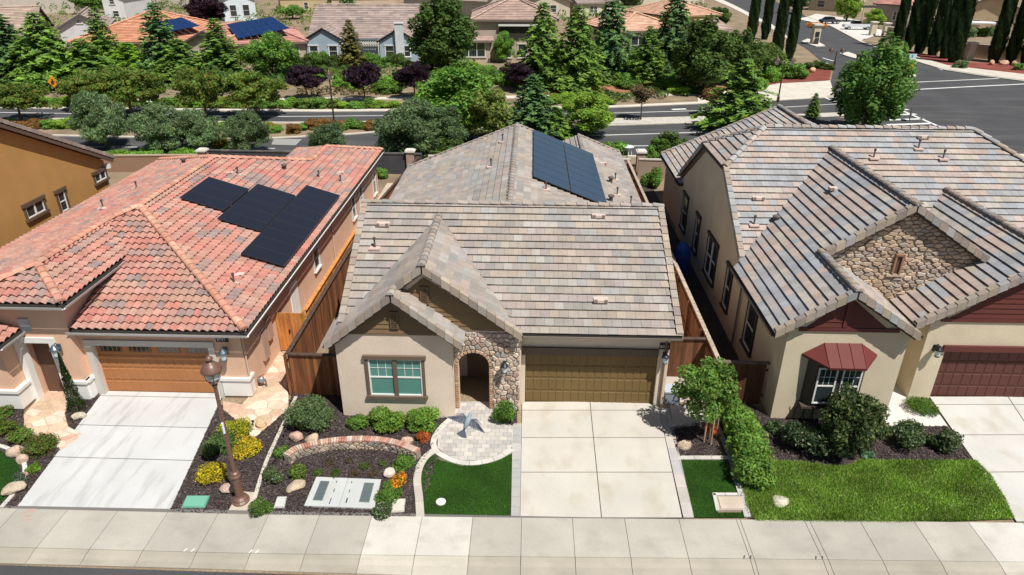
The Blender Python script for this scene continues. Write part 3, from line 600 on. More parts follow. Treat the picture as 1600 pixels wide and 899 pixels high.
stones(wl, face_front(0, 2.4), [(10.95, 5.15), (13.4, 3.5), (14.0, 3.42), (16.65, 5.1), (13.7, 6.88)], .31, .145, [(.46, .35, .26), (.40, .30, .22), (.50, .41, .32), (.34, .28, .23), (.44, .33, .23), (.48, .37, .28), (.32, .24, .19), (.42, .36, .31)], random.Random(9), .085, .012, jit=.3)
m = MB(face_front(0, 2.4)); m.box(13.55, 13.62, 4.5, 5.2, .05, .16, (.30, .17, .11)); m.box(13.8, 13.87, 4.5, 5.2, .05, .16, (.30, .17, .11)); m.box(13.55, 13.87, 5.2, 5.27, .05, .18, (.30, .17, .11)); m.box(13.62, 13.8, 4.5, 5.2, .05, .1, (.12, .07, .05)); m.build('gable_niche', K['stone'], wl)
m = MB(face_front(0, 2.4)); m.box(13.4, 14.02, 4.38, 4.48, .05, .14, (.5, .4, .3)); m.build('niche_sill', K['stone'], wl)
siding(wl, face_front(0, -.56), [(9.65, 3.82), (12.25, 3.82), (10.85, 4.95)], .2, RD); siding(wl, face_front(0, .85), [(15.2, 3.5), (21.2, 3.5), (18, 5.5)], .2, RD)
for x0, x1, z, y in ((9.4, 12.7, 3.66, -.56), (14.9, 21.5, 3.34, .85)):
    m = MB(face_front(0, y)); m.box(x0, x1, z, z+.14, .0, .05, RD); m.build('band_board', K['paint'], H)
for xc, z0, z1, y in ((10.85, 3.83, 4.85, -.56), (17.9, 3.5, 5.35, .85)):
    m = MB(face_front(0, y)); m.box(xc-.06, xc+.06, z0, z1, .03, .06, RD); m.build('gable_post', K['paint'], H)
garage_door(H, face_front(15.4, 1.06), 4.9, 2.15, 14, 4, (.105, .038, .03))
m = MB(face_front(0, .85)); m.box(15.28, 20.42, 2.153, 2.38, .001, .1, RD); m.build('header_trim', K['paint'], H)
# copper red awning over the bay window
AW = (.135, .03, .025); T1, T2 = (10.35, -.56, 3.2), (11.6, -.56, 3.2); F1, F2 = (10.4, -1.22, 2.62), (11.62, -1.22, 2.62); S1, S2 = (9.68, -.58, 2.78), (12.2, -.58, 2.78)
m = MB(); dz = lambda p: (p[0], p[1], p[2]-.08)
m.add([T1, T2, F2, F1, S1, S2], [(0, 3, 2, 1), (0, 4, 3), (1, 2, 5)], AW); m.add([F1, F2, S1, S2, dz(F1), dz(F2), dz(S1), dz(S2)], [(0, 1, 5, 4), (2, 0, 4, 6), (1, 3, 7, 5)], tuple(x*.7 for x in AW)); aw = m.build('awning', K['aluk'], H)
for k in range(4):
    a = [T1[i]+(T2[i]-T1[i])*k/3 for i in range(3)]; b = [F1[i]+(F2[i]-F1[i])*k/3 for i in range(3)]; m = MB(); m.tube([(a[0], a[1]-.01, a[2]+.015), (b[0], b[1], b[2]+.015)], .014, 5, (.22, .05, .04)); m.build('seam', K['gloss'], aw)
m = MB(); m.prism([(9.95, -.56), (10.15, -.92), (11.75, -.92), (11.95, -.56)], .85, 2.6, 'z', (.06, .05, .045)); m.build('bay', K['paint'], H)
window(H, face_front(0, -.925), 10.2, 10.85, 1.0, 2.45, None, grid=3); window(H, face_front(0, -.925), 11.02, 11.67, 1.0, 2.45, None, grid=3)
m = MB(); m.box(9.9, 12.0, -.95, -.56, .76, .85, (.08, .06, .05)); m.build('bay_sill', K['paint'], H)
fx = wallframe((9.08, 0, 0), (0, 1, 0), (-1, 0, 0)); fx2 = wallframe((9.05, 0, 0), (0, 1, 0), (-1, 0, 0)); TR = (.05, .04, .035)
window(H, fx, 2.4, 3.4, .9, 2.75, TR, .1)
for a, b, c in ((5.9, 6.6, 1), (8.5, 10.2, 2), (12.2, 12.9, 1), (15.2, 16.3, 1)): window(H, fx2, a, b, .9, 2.8, TR, .1, mull=c)
m = MB(); m.tube([(9.0, 4.45, 3.6), (9.0, 4.45, .1)], .04, 6, (.2, .17, .13)); m.build('downspout', K['plast'], H)
zM = lambda x, y: 7.78-.62*(10.75-y); zL = lambda x, y: 3.73+.655*(x-8.5)
pipes(rd, zM, [(15.4, 9.2, 'p'), (17.5, 9.7, 'p'), (18.4, 9.2, 'p'), (17.9, 10.3, 'v'), (9.6, 6.0, 'p'), (10.5, 6.1, 'c'), (10.0, 7.2, 'v')]); pipes(rd, zL, [(12.6, 6.0, 'v')]); pipes(rd, lambda x, y: 3.1+.44*(x-8.85), [(12.4, 19.5, 'p')])
lantern('black wall lantern left of the dark red garage door', (15.0, .85, 2.25), (0, -1, 0), (.03, .03, .035), 1.1)
# ---------------------------------------------------------------- ochre house at far left
H = thing('house', 'tall ochre stucco house wall at the left edge with three small white windows', 'house', (-30, 8, 0))
m = MB(); m.tint = (.47, .26, .085); m.prism([(-3, 0), (-3, 3.4), (8, 8.62), (17.3, 3.97), (17.3, 0)], -36, -24.3, 'x'); wl = m.build('wall', K['stucco'], H)
rf = Roof(H, [(.25, .2, .17), (.3, .24, .2), (.22, .18, .16)], w=.9, ex=.4, solo=0)
rf.face([(-36.3, 8, 8.95), (-23.95, 8, 8.95), (-23.95, 17.8, 4.05), (-36.3, 17.8, 4.05)]); rf.face([(-36.3, 8, 8.95), (-23.95, 8, 8.95), (-23.95, -3.4, 3.25), (-36.3, -3.4, 3.25)]); rd = rf.finish()
board(rd, (-24.0, 17.7, 3.75), (-24.0, 8, 8.6), .1, .3, 'paint', (.12, .08, .06)); raketiles(rd, (-23.95, 17.8, 4.05), (-23.95, 8, 8.95), [(.33, .27, .23), (.28, .23, .2)], (1, 0, 0), drop=.12)
fx = wallframe((-24.3, 0, 0), (0, 1, 0), (1, 0, 0)); TR = (.13, .085, .055)
window(H, fx, 10.3, 11.6, 3.0, 3.6, TR, .14, sash=False, mull=2); window(H, fx, 12.75, 13.3, 2.45, 3.5, TR, .14); window(H, fx, 16.1, 17.15, 2.98, 3.48, TR, .12, sash=False, mull=2)
m = MB(); m.box(-24.28, -24.0, 17.2, 17.4, 3.5, 3.75, (.8, .8, .8)); m.build('camera_box', K['plast'], H)
# ================================================================ GROUND, STREET, YARDS
def sheet(name, pts, z, m, tint=(1, 1, 1), px=True, th=None, kind='structure', parent=None, label=None):
    P = [G(*p)[:2] for p in pts] if px else list(pts)
    mb = MB()
    if area2(P) < 0: P = P[::-1]
    if th: mb.prism(P, z-th, z, 'z', tint)
    else: mb.add([(x, y, z) for x, y in P], [tuple(range(len(P)))], tint)
    o = mb.build(name, K[m], parent)
    if parent is None: tag(o, kind=kind)
    return o
def wpts(pts): return [G(*p)[:2] for p in pts]
def smooth(pts, n=6):
    out = []; N = len(pts)
    for i in range(N-1):
        p0 = pts[max(i-1, 0)]; p1 = pts[i]; p2 = pts[i+1]; p3 = pts[min(i+2, N-1)]
        for k in range(n):
            t = k/n; out.append(tuple(.5*((2*p1[j])+(-p0[j]+p2[j])*t+(2*p0[j]-5*p1[j]+4*p2[j]-p3[j])*t*t+(-p0[j]+3*p1[j]-3*p2[j]+p3[j])*t**3) for j in range(2)))
    out.append(tuple(pts[-1])); return out
def ribbon(name, pts, wd, z, m, tint, th=.08, parent=None, seg=None, kind='structure'):
    """a strip along pts (world); seg: cut it into pieces of that length"""
    P = [Vector((p[0], p[1])) for p in pts]; L = [0]
    for i in range(1, len(P)): L.append(L[-1]+(P[i]-P[i-1]).length)
    def at(s):
        for i in range(1, len(P)):
            if s <= L[i] or i == len(P)-1:
                t = (s-L[i-1])/max(1e-6, L[i]-L[i-1]); d = (P[i]-P[i-1]).normalized(); return P[i-1].lerp(P[i], t), Vector((-d.y, d.x))
    root = None; n = max(1, int(round(L[-1]/seg))) if seg else 1
    if seg:
        root = parent
    res = []
    for k in range(n):
        a, b = L[-1]*k/n, L[-1]*(k+1)/n; g = .006 if seg else 0; ss = [a+g]+[l for l in L if a+g < l < b-g]+[b-g]; left = []; right = []
        for s in ss:
            c, nn = at(s); left.append(tuple(c+nn*wd/2)); right.append(tuple(c-nn*wd/2))
        mb = MB(); br = R.uniform(.92, 1.07); mb.prism(right+left[::-1], z-th, z, 'z', tuple(x*br for x in tint)); o = mb.build(name, K[m], root)
        if root is None: tag(o, kind=kind)
        res.append(o)
    return res
base = MB(); base.tint = (.25, .19, .125); base.add([(-700, -60, 0), (700, -60, 0), (700, 1500, 0), (-700, 1500, 0)], [(0, 1, 2, 3)]); tag(base.build('ground', K['earth']), kind='structure')
# front street, kerb, sidewalk
SYX, SYY = zip(*[G(*q)[:2] for q in ((0, 797), (400, 807), (800, 812), (1160, 815), (1600, 820))])
def gy(x): return sy(x)-1.94-.022*max(0, x+8)          # street edge of the gutter
def sy(x): return float(np.interp(x, SYX, SYY))          # back edge of the walk
X0, X1 = -32, 34
tag(sheet('front_road', [(X0, -30), (X1, -30), (X1, gy(X1)+.2), (X0, gy(X0)+.05)], -.02+.025, 'asph', px=False), kind='structure')
side = MB(); side.prism([(X0, sy(X0)-1.45), (X1, sy(X1)-1.45), (X1, sy(X1)), (X0, sy(X0))], .0, .07, 'z', (.17, .16, .15)); sidewalk = tag(side.build('sidewalk', K['walk']), kind='structure')
kb = MB(); kb.prism([(X0, gy(X0)-.005), (-8, gy(-8)-.005), (15, gy(15)-.005), (X1, gy(X1)-.005), (X1, sy(X1)-1.47), (X0, sy(X0)-1.47)], .0, .012, 'z', (.17, .16, .15)); kerb = tag(kb.build('kerb', K['walk']), kind='structure')
jx = [px for px in (499, 581, 660, 739, 815, 894, 975, 1059, 1148, 1154, 1253, 1261, 1339, 1422, 1505, 1588)]
J_ = [G(p, 811)[0] for p in jx]; J_ = [J_[0]-1.5*k for k in range(16, 0, -1)]+J_+[J_[-1]+1.55*k for k in range(1, 9)]
for i in range(len(J_)-1):
    a, b = J_[i]+.008, J_[i+1]-.008; pm = (J_[i]+J_[i+1])/2; c = R.uniform(.93, 1.05); t = (.42*c, .395*c, .345*c)
    if G(581, 811)[0]-.3 < pm < G(739, 811)[0]+.2: t = (.56, .535, .48)
    if pm > G(1505, 811)[0] or pm < -15.6: t = (.55, .53, .49)
    mb = MB(); mb.prism([(a, sy(a)-1.44), (b, sy(b)-1.44), (b, sy(b)-.012), (a, sy(a)-.012)], .071, .085, 'z', t); mb.build('slab', K['walk'], sidewalk)
    # rolled kerb piece: slopes down to the gutter
    mb = MB(); mb.tint = (t[0]*.9, t[1]*.87, t[2]*.82)
    y0, y1, y2 = sy(a)-1.455, sy(a)-1.68, sy(a)-1.94
    v = [(x, y, z) for x in (a, b) for y, z in ((sy(x)-1.455, .086), (sy(x)-1.62, .07), (sy(x)-1.75, .035), (gy(x), .03), (gy(x), .0), (sy(x)-1.455, .0))]
    mb.add(v, [(0, 1, 7, 6), (1, 2, 8, 7), (2, 3, 9, 8), (3, 4, 10, 9), (5, 0, 6, 11), (0, 5, 4, 3, 2, 1), (6, 7, 8, 9, 10, 11)]); mb.build('kerb_piece', K['walk'], kerb)
# driveways
def driveway(quad, tl, name, cols, rows, tint, z=.06, mk='conc'):
    (A, B, C_, D) = [Vector(G(*p)) for p in quad]       # back-left, back-right, front-right, front-left
    mb = MB(); P = [tuple(v)[:2] for v in (D, C_, B, A)]; mb.prism(P, 0, z-.012, 'z', (.12, .11, .10)); o = tag(mb.build(name, K['conc']), kind='structure')
    us = [0]+cols+[1]; vs = [0]+rows+[1]
    for i in range(len(us)-1):
        for j in range(len(vs)-1):
            def q(u, v): p = A.lerp(B, u).lerp(D.lerp(C_, u), v); return (p.x, p.y)
            e = .003; c = R.uniform(.97, 1.03); u0, u1, v0, v1 = us[i]+(e if i else 0), us[i+1]-e, vs[j]+(e if j else 0), vs[j+1]-e
            mb = MB(); mb.prism([q(u0, v1), q(u1, v1), q(u1, v0), q(u0, v0)], z-.0115, z, 'z', tuple(x*c for x in tint)); mb.build('slab', K[mk], o)
    return o
driveway([(816, 630), (1027, 630), (1066, 811.5), (813, 811.5)], 0, 'driveway', [.5], [.09, .36, .66], (.53, .50, .445))
driveway([(163, 613), (350, 617), (265, 803.5), (26, 796)], 0, 'driveway', [], [.05, .34, .62], (.535, .54, .535), mk='conc2')
driveway([(1452, 622), (1696, 622), (1815, 815), (1588, 818)], 0, 'driveway', [.5], [.08, .36, .66], (.54, .53, .50))
# planting beds (bark mulch) and small paths
MU = (.062, .048, .044)
beds = [[(-90, 640), (38, 643), (36, 652), (60, 690), (108, 705), (40, 796.3), (-160, 792)],
        [(100, 622), (175, 619), (150, 682), (104, 672)],
        [(340, 636), (470, 625), (462, 640), (398, 806.5), (255, 803)],
        [(462, 600), (540, 600), (540, 651), (713, 651), (700, 668), (655, 811), (398, 806)],
        [(1046, 670), (1108, 660), (1128, 714), (1060, 716)],
        [(1130, 600), (1203, 655), (1385, 655), (1470, 655), (1521, 722), (1460, 726), (1165, 730)],
        [(772, 640), (808, 640), (808, 665), (800, 668), (774, 652)], [(1106, 640), (1150, 640), (1215, 812), (1168, 812)]]
for b in beds: sheet('mulch_bed', b, .045, 'mulch', MU)
mrng = np.random.default_rng(5)
def inside(P, x, y):
    c = np.zeros(len(x), bool); n = len(P)
    for i in range(n):
        x1, y1 = P[i]; x2, y2 = P[(i+1) % n]
        if y1 == y2: continue
        t = ((y1 > y) != (y2 > y)) & (x < (x2-x1)*(y-y1)/(y2-y1)+x1); c ^= t
    return c
def npmesh(name, V, F, tint, m):
    me = bpy.data.meshes.new(name); nv = len(V); nf, k = F.shape; me.vertices.add(nv); me.vertices.foreach_set('co', V.astype(np.float32).ravel())
    me.loops.add(nf*k); me.loops.foreach_set('vertex_index', F.astype(np.int32).ravel()); me.polygons.add(nf); me.polygons.foreach_set('loop_start', np.arange(0, nf*k, k, dtype=np.int32))
    a = me.attributes.new('tint', 'FLOAT_VECTOR', 'FACE'); me.materials.append(m); me.update(calc_edges=True); me.validate(); a = me.attributes['tint']; a.data.foreach_set('vector', tint.astype(np.float32).ravel()); return me
def scatter_pts(P, dens, rng):
    xs = [p[0] for p in P]; ys = [p[1] for p in P]; A = (max(xs)-min(xs))*(max(ys)-min(ys)); n = int(A*dens)
    x = rng.uniform(min(xs), max(xs), n); y = rng.uniform(min(ys), max(ys), n); k = inside(P, x, y); return x[k], y[k]
def chips(polys, dens, rng, z=.05, excl=()):
    VV = []; TT = []
    for P in polys:
        x, y = scatter_pts(P, dens, rng)
        for E_ in excl:
            kk = ~inside(E_, x, y); x, y = x[kk], y[kk]
        n = len(x); a = rng.uniform(0, 6.28, n); l = rng.uniform(.012, .04, n); w_ = l*rng.uniform(.3, .6, n); h = rng.uniform(0, .02, n); tl = rng.uniform(-.5, .5, n)
        ca, sa = np.cos(a), np.sin(a)
        q = np.stack([np.stack([x+l*ca*s-w_*sa*t, y+l*sa*s+w_*ca*t, z+h+l*tl*s+.012], 1) for s, t in ((-1, -1), (1, -1), (1, 1), (-1, 1))], 1)
        VV.append(q); b = rng.choice([.45, .75, 1.1, 1.9], n)[:, None]; TT.append(np.array([[.07, .052, .05]])*b*rng.uniform(.7, 1.3, (n, 1)))
    V = np.concatenate(VV).reshape(-1, 3); n = len(V)//4; F = np.arange(n*4).reshape(n, 4); o = bpy.data.objects.new('bark_chips', npmesh('bark_chips', V, F, np.concatenate(TT), K['rock'])); COL.objects.link(o)
    tag(o, 'loose dark bark chips covering the planting beds of the three front yards', 'bark chips', kind='stuff')
FSW = [[(66, 612), (100, 612), (108, 630), (102, 648), (107, 668), (131, 682), (97, 705), (82, 697), (60, 690), (38, 676), (38, 650), (62, 622)], [(349, 628), (378, 634), (395, 615), (432, 548), (447, 556), (452, 640), (420, 668), (396, 688), (376, 664), (349, 642)], [(354, 806), (390, 806.5), (401, 772), (375, 770)], [(1378, 640), (1393, 605), (1420, 605), (1420, 622), (1456, 632), (1466, 648), (1480, 668), (1385, 668)], [(1172, 722), (1345, 720), (1524, 722), (1584, 813), (1180, 818), (1155, 745)], [(163, 613), (350, 617), (265, 803.5), (26, 796)], [(-60, 690), (0, 699), (28, 712), (42, 728), (38, 750), (24, 775), (3, 796), (-90, 800)], [(700, 650), (800, 664), (798, 700), (750, 727), (690, 712), (664, 730), (662, 811), (650, 811), (645, 750), (672, 705)]]
chips([wpts(b) for b in beds], 520, mrng, excl=[wpts(b) for b in FSW])
def grass(name, label, P, dens, hgt, cols, rng, z=.05, wd=.008):
    x, y = scatter_pts(P, dens, rng); n = len(x); a = rng.uniform(0, 6.28, n); h = hgt*rng.uniform(.5, 1.3, n); ln = rng.uniform(-.6, .6, (n, 2))*h[:, None]; w_ = wd*rng.uniform(.7, 1.5, n)
    q = np.stack([np.stack([x-w_*np.cos(a), y-w_*np.sin(a), np.full(n, z)], 1), np.stack([x+w_*np.cos(a), y+w_*np.sin(a), np.full(n, z)], 1), np.stack([x+ln[:, 0], y+ln[:, 1], z+h], 1)], 1)
    V = q.reshape(-1, 3); F = np.arange(n*3).reshape(n, 3); c = np.array(cols)[rng.integers(0, len(cols), n)]*rng.uniform(.75, 1.3, (n, 1))
    pn = .75+.5*(np.sin(x*2.1+np.sin(y*3))*np.sin(y*2.7+np.cos(x*1.9))*.5+.5); c = c*pn[:, None]
    o = bpy.data.objects.new(name, npmesh(name, V, F, c, K['blade'])); COL.objects.link(o); tag(o, label, 'grass', kind='stuff')
turf1 = [(672, 711), (690, 722), (722, 730), (750, 729), (780, 720), (799, 711), (797, 811), (663, 811), (661, 770), (658, 740)]
turf2 = [(1063, 721), (1133, 721), (1150, 773), (1113, 774), (1121, 803), (1163, 803), (1166, 811), (1083, 811)]
turf3 = [(-80, 690), (0, 706), (20, 716), (33, 735), (27, 760), (0, 790), (-90, 800)]
lawn = [(1172, 722), (1200, 722), (1255, 724), (1300, 731), (1325, 730), (1345, 720), (1370, 722), (1460, 722), (1524, 722), (1548, 746), (1570, 782), (1584, 813), (1400, 820), (1180, 818), (1166, 795), (1155, 745)]
for t in (turf1, turf2, turf3): sheet('artificial_turf', t, .052, 'turf')
sheet('lawn', lawn, .052, 'turf', (2.2, 2.0, 1.2))
grass('turf_blades', 'short dark green artificial turf blades on the two front lawns', wpts(turf1), 6500, .03, [(.06, .18, .016), (.045, .145, .014), (.085, .21, .024)], mrng, .052, .006)
grass('turf_blades', 'short green turf blades beside the right edge of the centre driveway', wpts(turf2), 6500, .03, [(.06, .18, .016), (.045, .145, .014), (.085, .21, .024)], mrng, .052, .006)
grass('turf_blades', 'short green turf blades at the far left behind a pale edging', wpts(turf3), 3000, .03, [(.03, .13, .012), (.025, .10, .01)], mrng, .052, .008)
grass('lawn_grass', 'longer bright green lawn grass in front of the cream house', wpts(lawn), 5200, .075, [(.20, .38, .035), (.15, .30, .025), (.28, .43, .06), (.44, .50, .18), (.10, .21, .02)], mrng, .05, .011)
# paved parts of the centre house
PVPAL = [(.46, .43, .40), (.50, .47, .43), (.42, .40, .38), (.52, .48, .43)]
def pavers(name, region, sx, sy_, z, pal=PVPAL, off=.5, px=True, ang=0.0, gap=.008, m='paver', limit=300):
    P = wpts(region) if px else region
    if area2(P) < 0: P = P[::-1]
    mb = MB(); mb.prism(P, 0, z-.02, 'z', (.22, .20, .18)); o = tag(mb.build(name, K['paver']), kind='structure')
    ca, sa = math.cos(ang), math.sin(ang); Q = [(p[0]*ca+p[1]*sa, -p[0]*sa+p[1]*ca) for p in P]
    x0, x1, y0, y1 = min(p[0] for p in Q), max(p[0] for p in Q), min(p[1] for p in Q), max(p[1] for p in Q); y = y0; r = 0
    while y < y1:
        x = x0-(r % 2)*off*sx
        while x < x1:
            c = clip(Q, [(x+gap/2, y+gap/2), (x+sx-gap/2, y+gap/2), (x+sx-gap/2, y+sy_-gap/2), (x+gap/2, y+sy_-gap/2)])
            if c and abs(area2(c)) > .002:
                c = [(p[0]*ca-p[1]*sa, p[0]*sa+p[1]*ca) for p in c]; t = R.choice(pal); b = R.uniform(.9, 1.1); mb = MB(); mb.prism(c, z-.0195, z+R.uniform(-.003, .003), 'z', tuple(v*b for v in t)); mb.build('paver', K[m], o)
            x += sx
        y += sy_; r += 1
    return o
circ = [(700, 662), (709, 651), (709, 630), (769, 630), (772, 645), (788, 662), (801, 668), (801, 700), (786, 712), (750, 722), (722, 722), (697, 714), (684, 702), (684, 684)]
cw = wpts(circ); pavers('paver_walk', cw, .28, .21, .07, px=False)
band = smooth(wpts([(706, 656), (690, 670), (678, 690), (681, 706), (698, 718), (724, 726), (752, 725), (780, 717), (800, 704)]), 4)
bw = tag(MB().build('edging_band', K['paver']), kind='structure') if False else None
root = MB(); root.prism([(cw[0][0]-.01, cw[0][1]), (cw[0][0]+.01, cw[0][1]), (cw[0][0], cw[0][1]+.01)], .0, .01, 'z'); er = tag(root.build('path_edging', K['paver']), kind='structure')
ribbon('edging_paver', band, .2, .078, 'paver', (.56, .53, .49), .07, er, .42)
ribbon('edging_paver', smooth(wpts([(682, 704), (666, 716), (656, 732), (652, 752), (655, 780), (657, 811)]), 4), .24, .076, 'paver', (.50, .46, .40), .07, er, .62)
pavers('paver_strip', [(801, 664), (815, 664), (812.5, 811), (798.5, 811)], .34, .42, .066, [(.40, .39, .38), (.44, .42, .40), (.36, .36, .36)], 0)
pavers('paver_strip', [(1029, 640), (1045, 640), (1084, 811), (1067.5, 811)], .36, .62, .066, [(.44, .41, .38), (.40, .39, .38), (.48, .44, .40)], 0)
pavers('paver_landing', [(1046, 636), (1098, 636), (1106, 664), (1052, 672)], .35, .35, .066, [(.50, .47, .43), (.46, .43, .40)], 0)
ribbon('edging_paver', wpts([(1058, 717.5), (1138, 717.5)]), .17, .075, 'paver', (.52, .50, .46), .07, er, .5)
ribbon('edging_paver', wpts([(1108, 640), (1141, 716), (1168, 811)]), .2, .078, 'paver', (.44, .43, .40), .07, er, .6)
# concrete property strips and left flagstones
ribbon('concrete_strip', smooth(wpts([(463, 622), (440, 672), (415, 728), (396, 790)]), 3), .12, .08, 'conc', (.52, .48, .41), .07)
sheet('lamp_pad', [(354, 806), (390, 806.5), (401, 772), (375, 770)], .062, 'conc', (.50, .44, .37), th=.05)
ribbon('concrete_strip', smooth(wpts([(-60, 690), (0, 699), (25, 711), (39, 728), (38, 748), (24, 772), (3, 796)]), 4), .13, .085, 'conc', (.60, .58, .55), .07)
FL = [(.62, .45, .32), (.66, .52, .40), (.56, .40, .28), (.68, .56, .44), (.60, .38, .28)]
def flagstone(name, reg, s):
    P = wpts(reg)
    if area2(P) < 0: P = P[::-1]
    mb = MB(); mb.prism(P, 0, .05, 'z', (.42, .33, .24)); o = tag(mb.build(name, K['paver']), kind='structure'); rnd = random.Random(11)
    xs = [p[0] for p in P]; ys = [p[1] for p in P]
    for cell in voronoi(min(xs)-s, max(xs)+s, min(ys)-s, max(ys)+s, s, s*.8, rnd, .4):
        if area2(cell) < 0: cell = cell[::-1]
        c = clip(P, cell)
        if c and abs(area2(c)) > .01:
            mb = MB(); b = rnd.uniform(.85, 1.1); col = rnd.choice(FL); pillow(mb, c, .05, .066, .012, tuple(v*b for v in col)); mb.build('flagstone', K['stone'], o)
flagstone('flagstone_walk', [(66, 612), (100, 612), (108, 630), (102, 648), (107, 668), (131, 682), (97, 705), (82, 697), (60, 690), (38, 676), (38, 650), (62, 622)], .5)
flagstone('flagstone_walk', [(349, 628), (378, 634), (395, 615), (432, 548), (447, 556), (452, 640), (420, 668), (396, 688), (376, 664), (349, 642)], .5)
# entry walk of the cream house
sheet('entry_walk', [(1378, 640), (1393, 605), (1420, 605), (1420, 622), (1456, 632), (1466, 648), (1480, 668), (1385, 668)], .058, 'conc', (.60, .59, .56), th=.05)
# side yards
sheet('side_yard', [(-9.8, 3.2), (-8.45, 3.2), (-8.45, 26), (-9.8, 26)], .03, 'conc', (.52, .42, .33), px=False)
sheet('side_yard', [(7.3, 3.0), (9.0, 3.0), (9.0, 26), (7.3, 26)], .03, 'mulch', (.06, .05, .045), px=False)
sheet('side_yard', [(5.4, .3), (7.1, .3), (7.1, 26), (5.4, 26)], .03, 'conc', (.45, .4, .35), px=False)
# ================================================================ BACK ROADS (far side of the houses)
AS = 'asph'
near = [(-300, 218), (82, 213), (180, 215), (300, 217), (430, 217), (532, 212), (607, 206), (700, 203), (830, 200), (965, 196.5), (1100, 192), (1180, 190), (1240, 187), (1300, 183), (1330, 186), (1400, 250), (1300, 262), (1100, 245), (960, 242), (800, 243), (620, 242), (430, 240), (230, 237), (-300, 234)]
far = [(-300, 172), (0, 170), (130, 171), (300, 174), (500, 175.5), (700, 173.5), (960, 169), (1090, 163), (1180, 160), (1305, 153), (1340, 168), (1320, 176), (1200, 180), (1100, 183), (960, 186.5), (800, 189), (600, 190.5), (450, 192), (300, 190), (100, 186), (-300, 186)]
cross = [(1305, 150), (1298, 128), (1302, 112), (1262, 78), (1236, 62), (1208, 40), (1150, 10), (1120, -4), (1190, -8), (1262, 27), (1300, 42), (1345, 66), (1395, 84), (1420, 93), (1450, 102), (1480, 111), (1530, 119), (1600, 128), (1750, 141), (2300, 170), (2300, 420), (1500, 330), (1330, 186), (1320, 172)]
for i, (n, p) in enumerate((('back_road', near), ('back_road', far), ('side_street', cross))): sheet(n, p, .03+.004*i, AS)
def kline(pts, wd=.28, z=.12, tint=(.60, .55, .47), name='kerb', m='walk', th=.12): ribbon(name, wpts(pts), wd, z, m, tint, th)
kline(near[0:12], .35); kline([(-300, 187), (100, 187), (300, 191.3), (450, 193), (600, 191.5), (800, 190), (960, 187.5), (1100, 184), (1200, 181)], .3); kline([(-300, 171), (0, 169), (130, 170), (300, 173), (500, 174.5), (700, 172.5), (960, 168), (1090, 162), (1180, 159), (1290, 152)], .9)
kline([(-300, 239), (230, 240), (430, 243), (620, 245), (960, 245), (1100, 248)], .3)
kline([(1262, 27), (1300, 42), (1345, 66), (1395, 84), (1420, 93), (1450, 102), (1480, 111), (1530, 119), (1600, 128), (1750, 141)], .5, .14); 
sheet('pavement', [(1420, 86), (1480, 103), (1530, 109), (1600, 117), (1750, 130), (1750, 140), (1600, 126.5), (1530, 117.5), (1480, 109.5), (1420, 92)], .1, 'walk', (.56, .52, .45), th=.1)
sheet('pavement', [(1165, 141), (1215, 132), (1285, 128), (1297, 127), (1300, 138), (1303, 150), (1180, 158.5), (1090, 161.5), (1090, 155), (1150, 152)], .1, 'walk', (.58, .54, .47), th=.1)
sheet('pavement', [(-300, 160), (0, 158), (130, 157), (300, 157), (500, 153.5), (700, 151.5), (830, 150), (1090, 145), (1165, 141), (1170, 145), (1090, 149), (830, 154), (500, 157), (300, 160), (0, 162), (-300, 164)], .06, 'walk', (.58, .54, .46), th=.06)
sheet('pavement', [(1120, -4), (1150, 10), (1208, 40), (1236, 62), (1230, 62), (1198, 40), (1138, 10), (1105, -4)], .08, 'walk', (.6, .56, .5), th=.08)
sheet('pavement', [(1262, 27), (1300, 42), (1345, 66), (1352, 58), (1395, 55), (1330, 30), (1275, 22)], .08, 'walk', (.6, .57, .52), th=.08)
sheet('forecourt', [(1245, 30), (1262, 27), (1330, 34), (1385, 50), (1352, 62), (1300, 42)], .085, 'walk', (.62, .6, .56))
# gravel median and red mulch slopes
sheet('gravel_median', [(945, 188), (1100, 184.5), (1190, 181.5), (1330, 176), (1330, 182), (1200, 188.5), (1100, 191), (945, 195)], .07, 'rock', (.50, .47, .42))
sheet('mulch_slope', [(830, 134), (900, 130), (960, 131), (1090, 128), (1150, 132), (1165, 140), (1090, 144), (830, 149)], .04, 'earth', (.33, .15, .085))
sheet('mulch_slope', [(1200, 115), (1240, 100), (1300, 104), (1296, 126), (1215, 131), (1180, 137)], .045, 'earth', (.20, .055, .04)); sheet('mulch_slope', [(1390, 75), (1430, 82), (1510, 97), (1600, 103), (1750, 115), (1750, 130), (1600, 117), (1480, 103), (1420, 86), (1380, 78)], .045, 'earth', (.22, .06, .045))
# marks painted on the walk: red scribble at left, white arrows on the kerb
for pts in ([(36, 806), (50, 801), (56, 803)], [(40, 811), (52, 808)], [(36, 817), (46, 813), (50, 818)], [(44, 799), (58, 799)]): ribbon('paint_mark', wpts(pts), .035, .0885, 'plast', (.50, .28, .23), .003)
for x in (284, 296, 388, 398, 1160, 1170, 1271, 1281): ribbon('paint_mark', [(G(x, 872)[0], sy(G(x, 872)[0])-1.44), (G(x, 872)[0]+.05, sy(G(x, 872)[0])-1.33)], .035, .0885, 'plast', (.75, .75, .73) if x < 600 else (.08, .07, .06), .003)
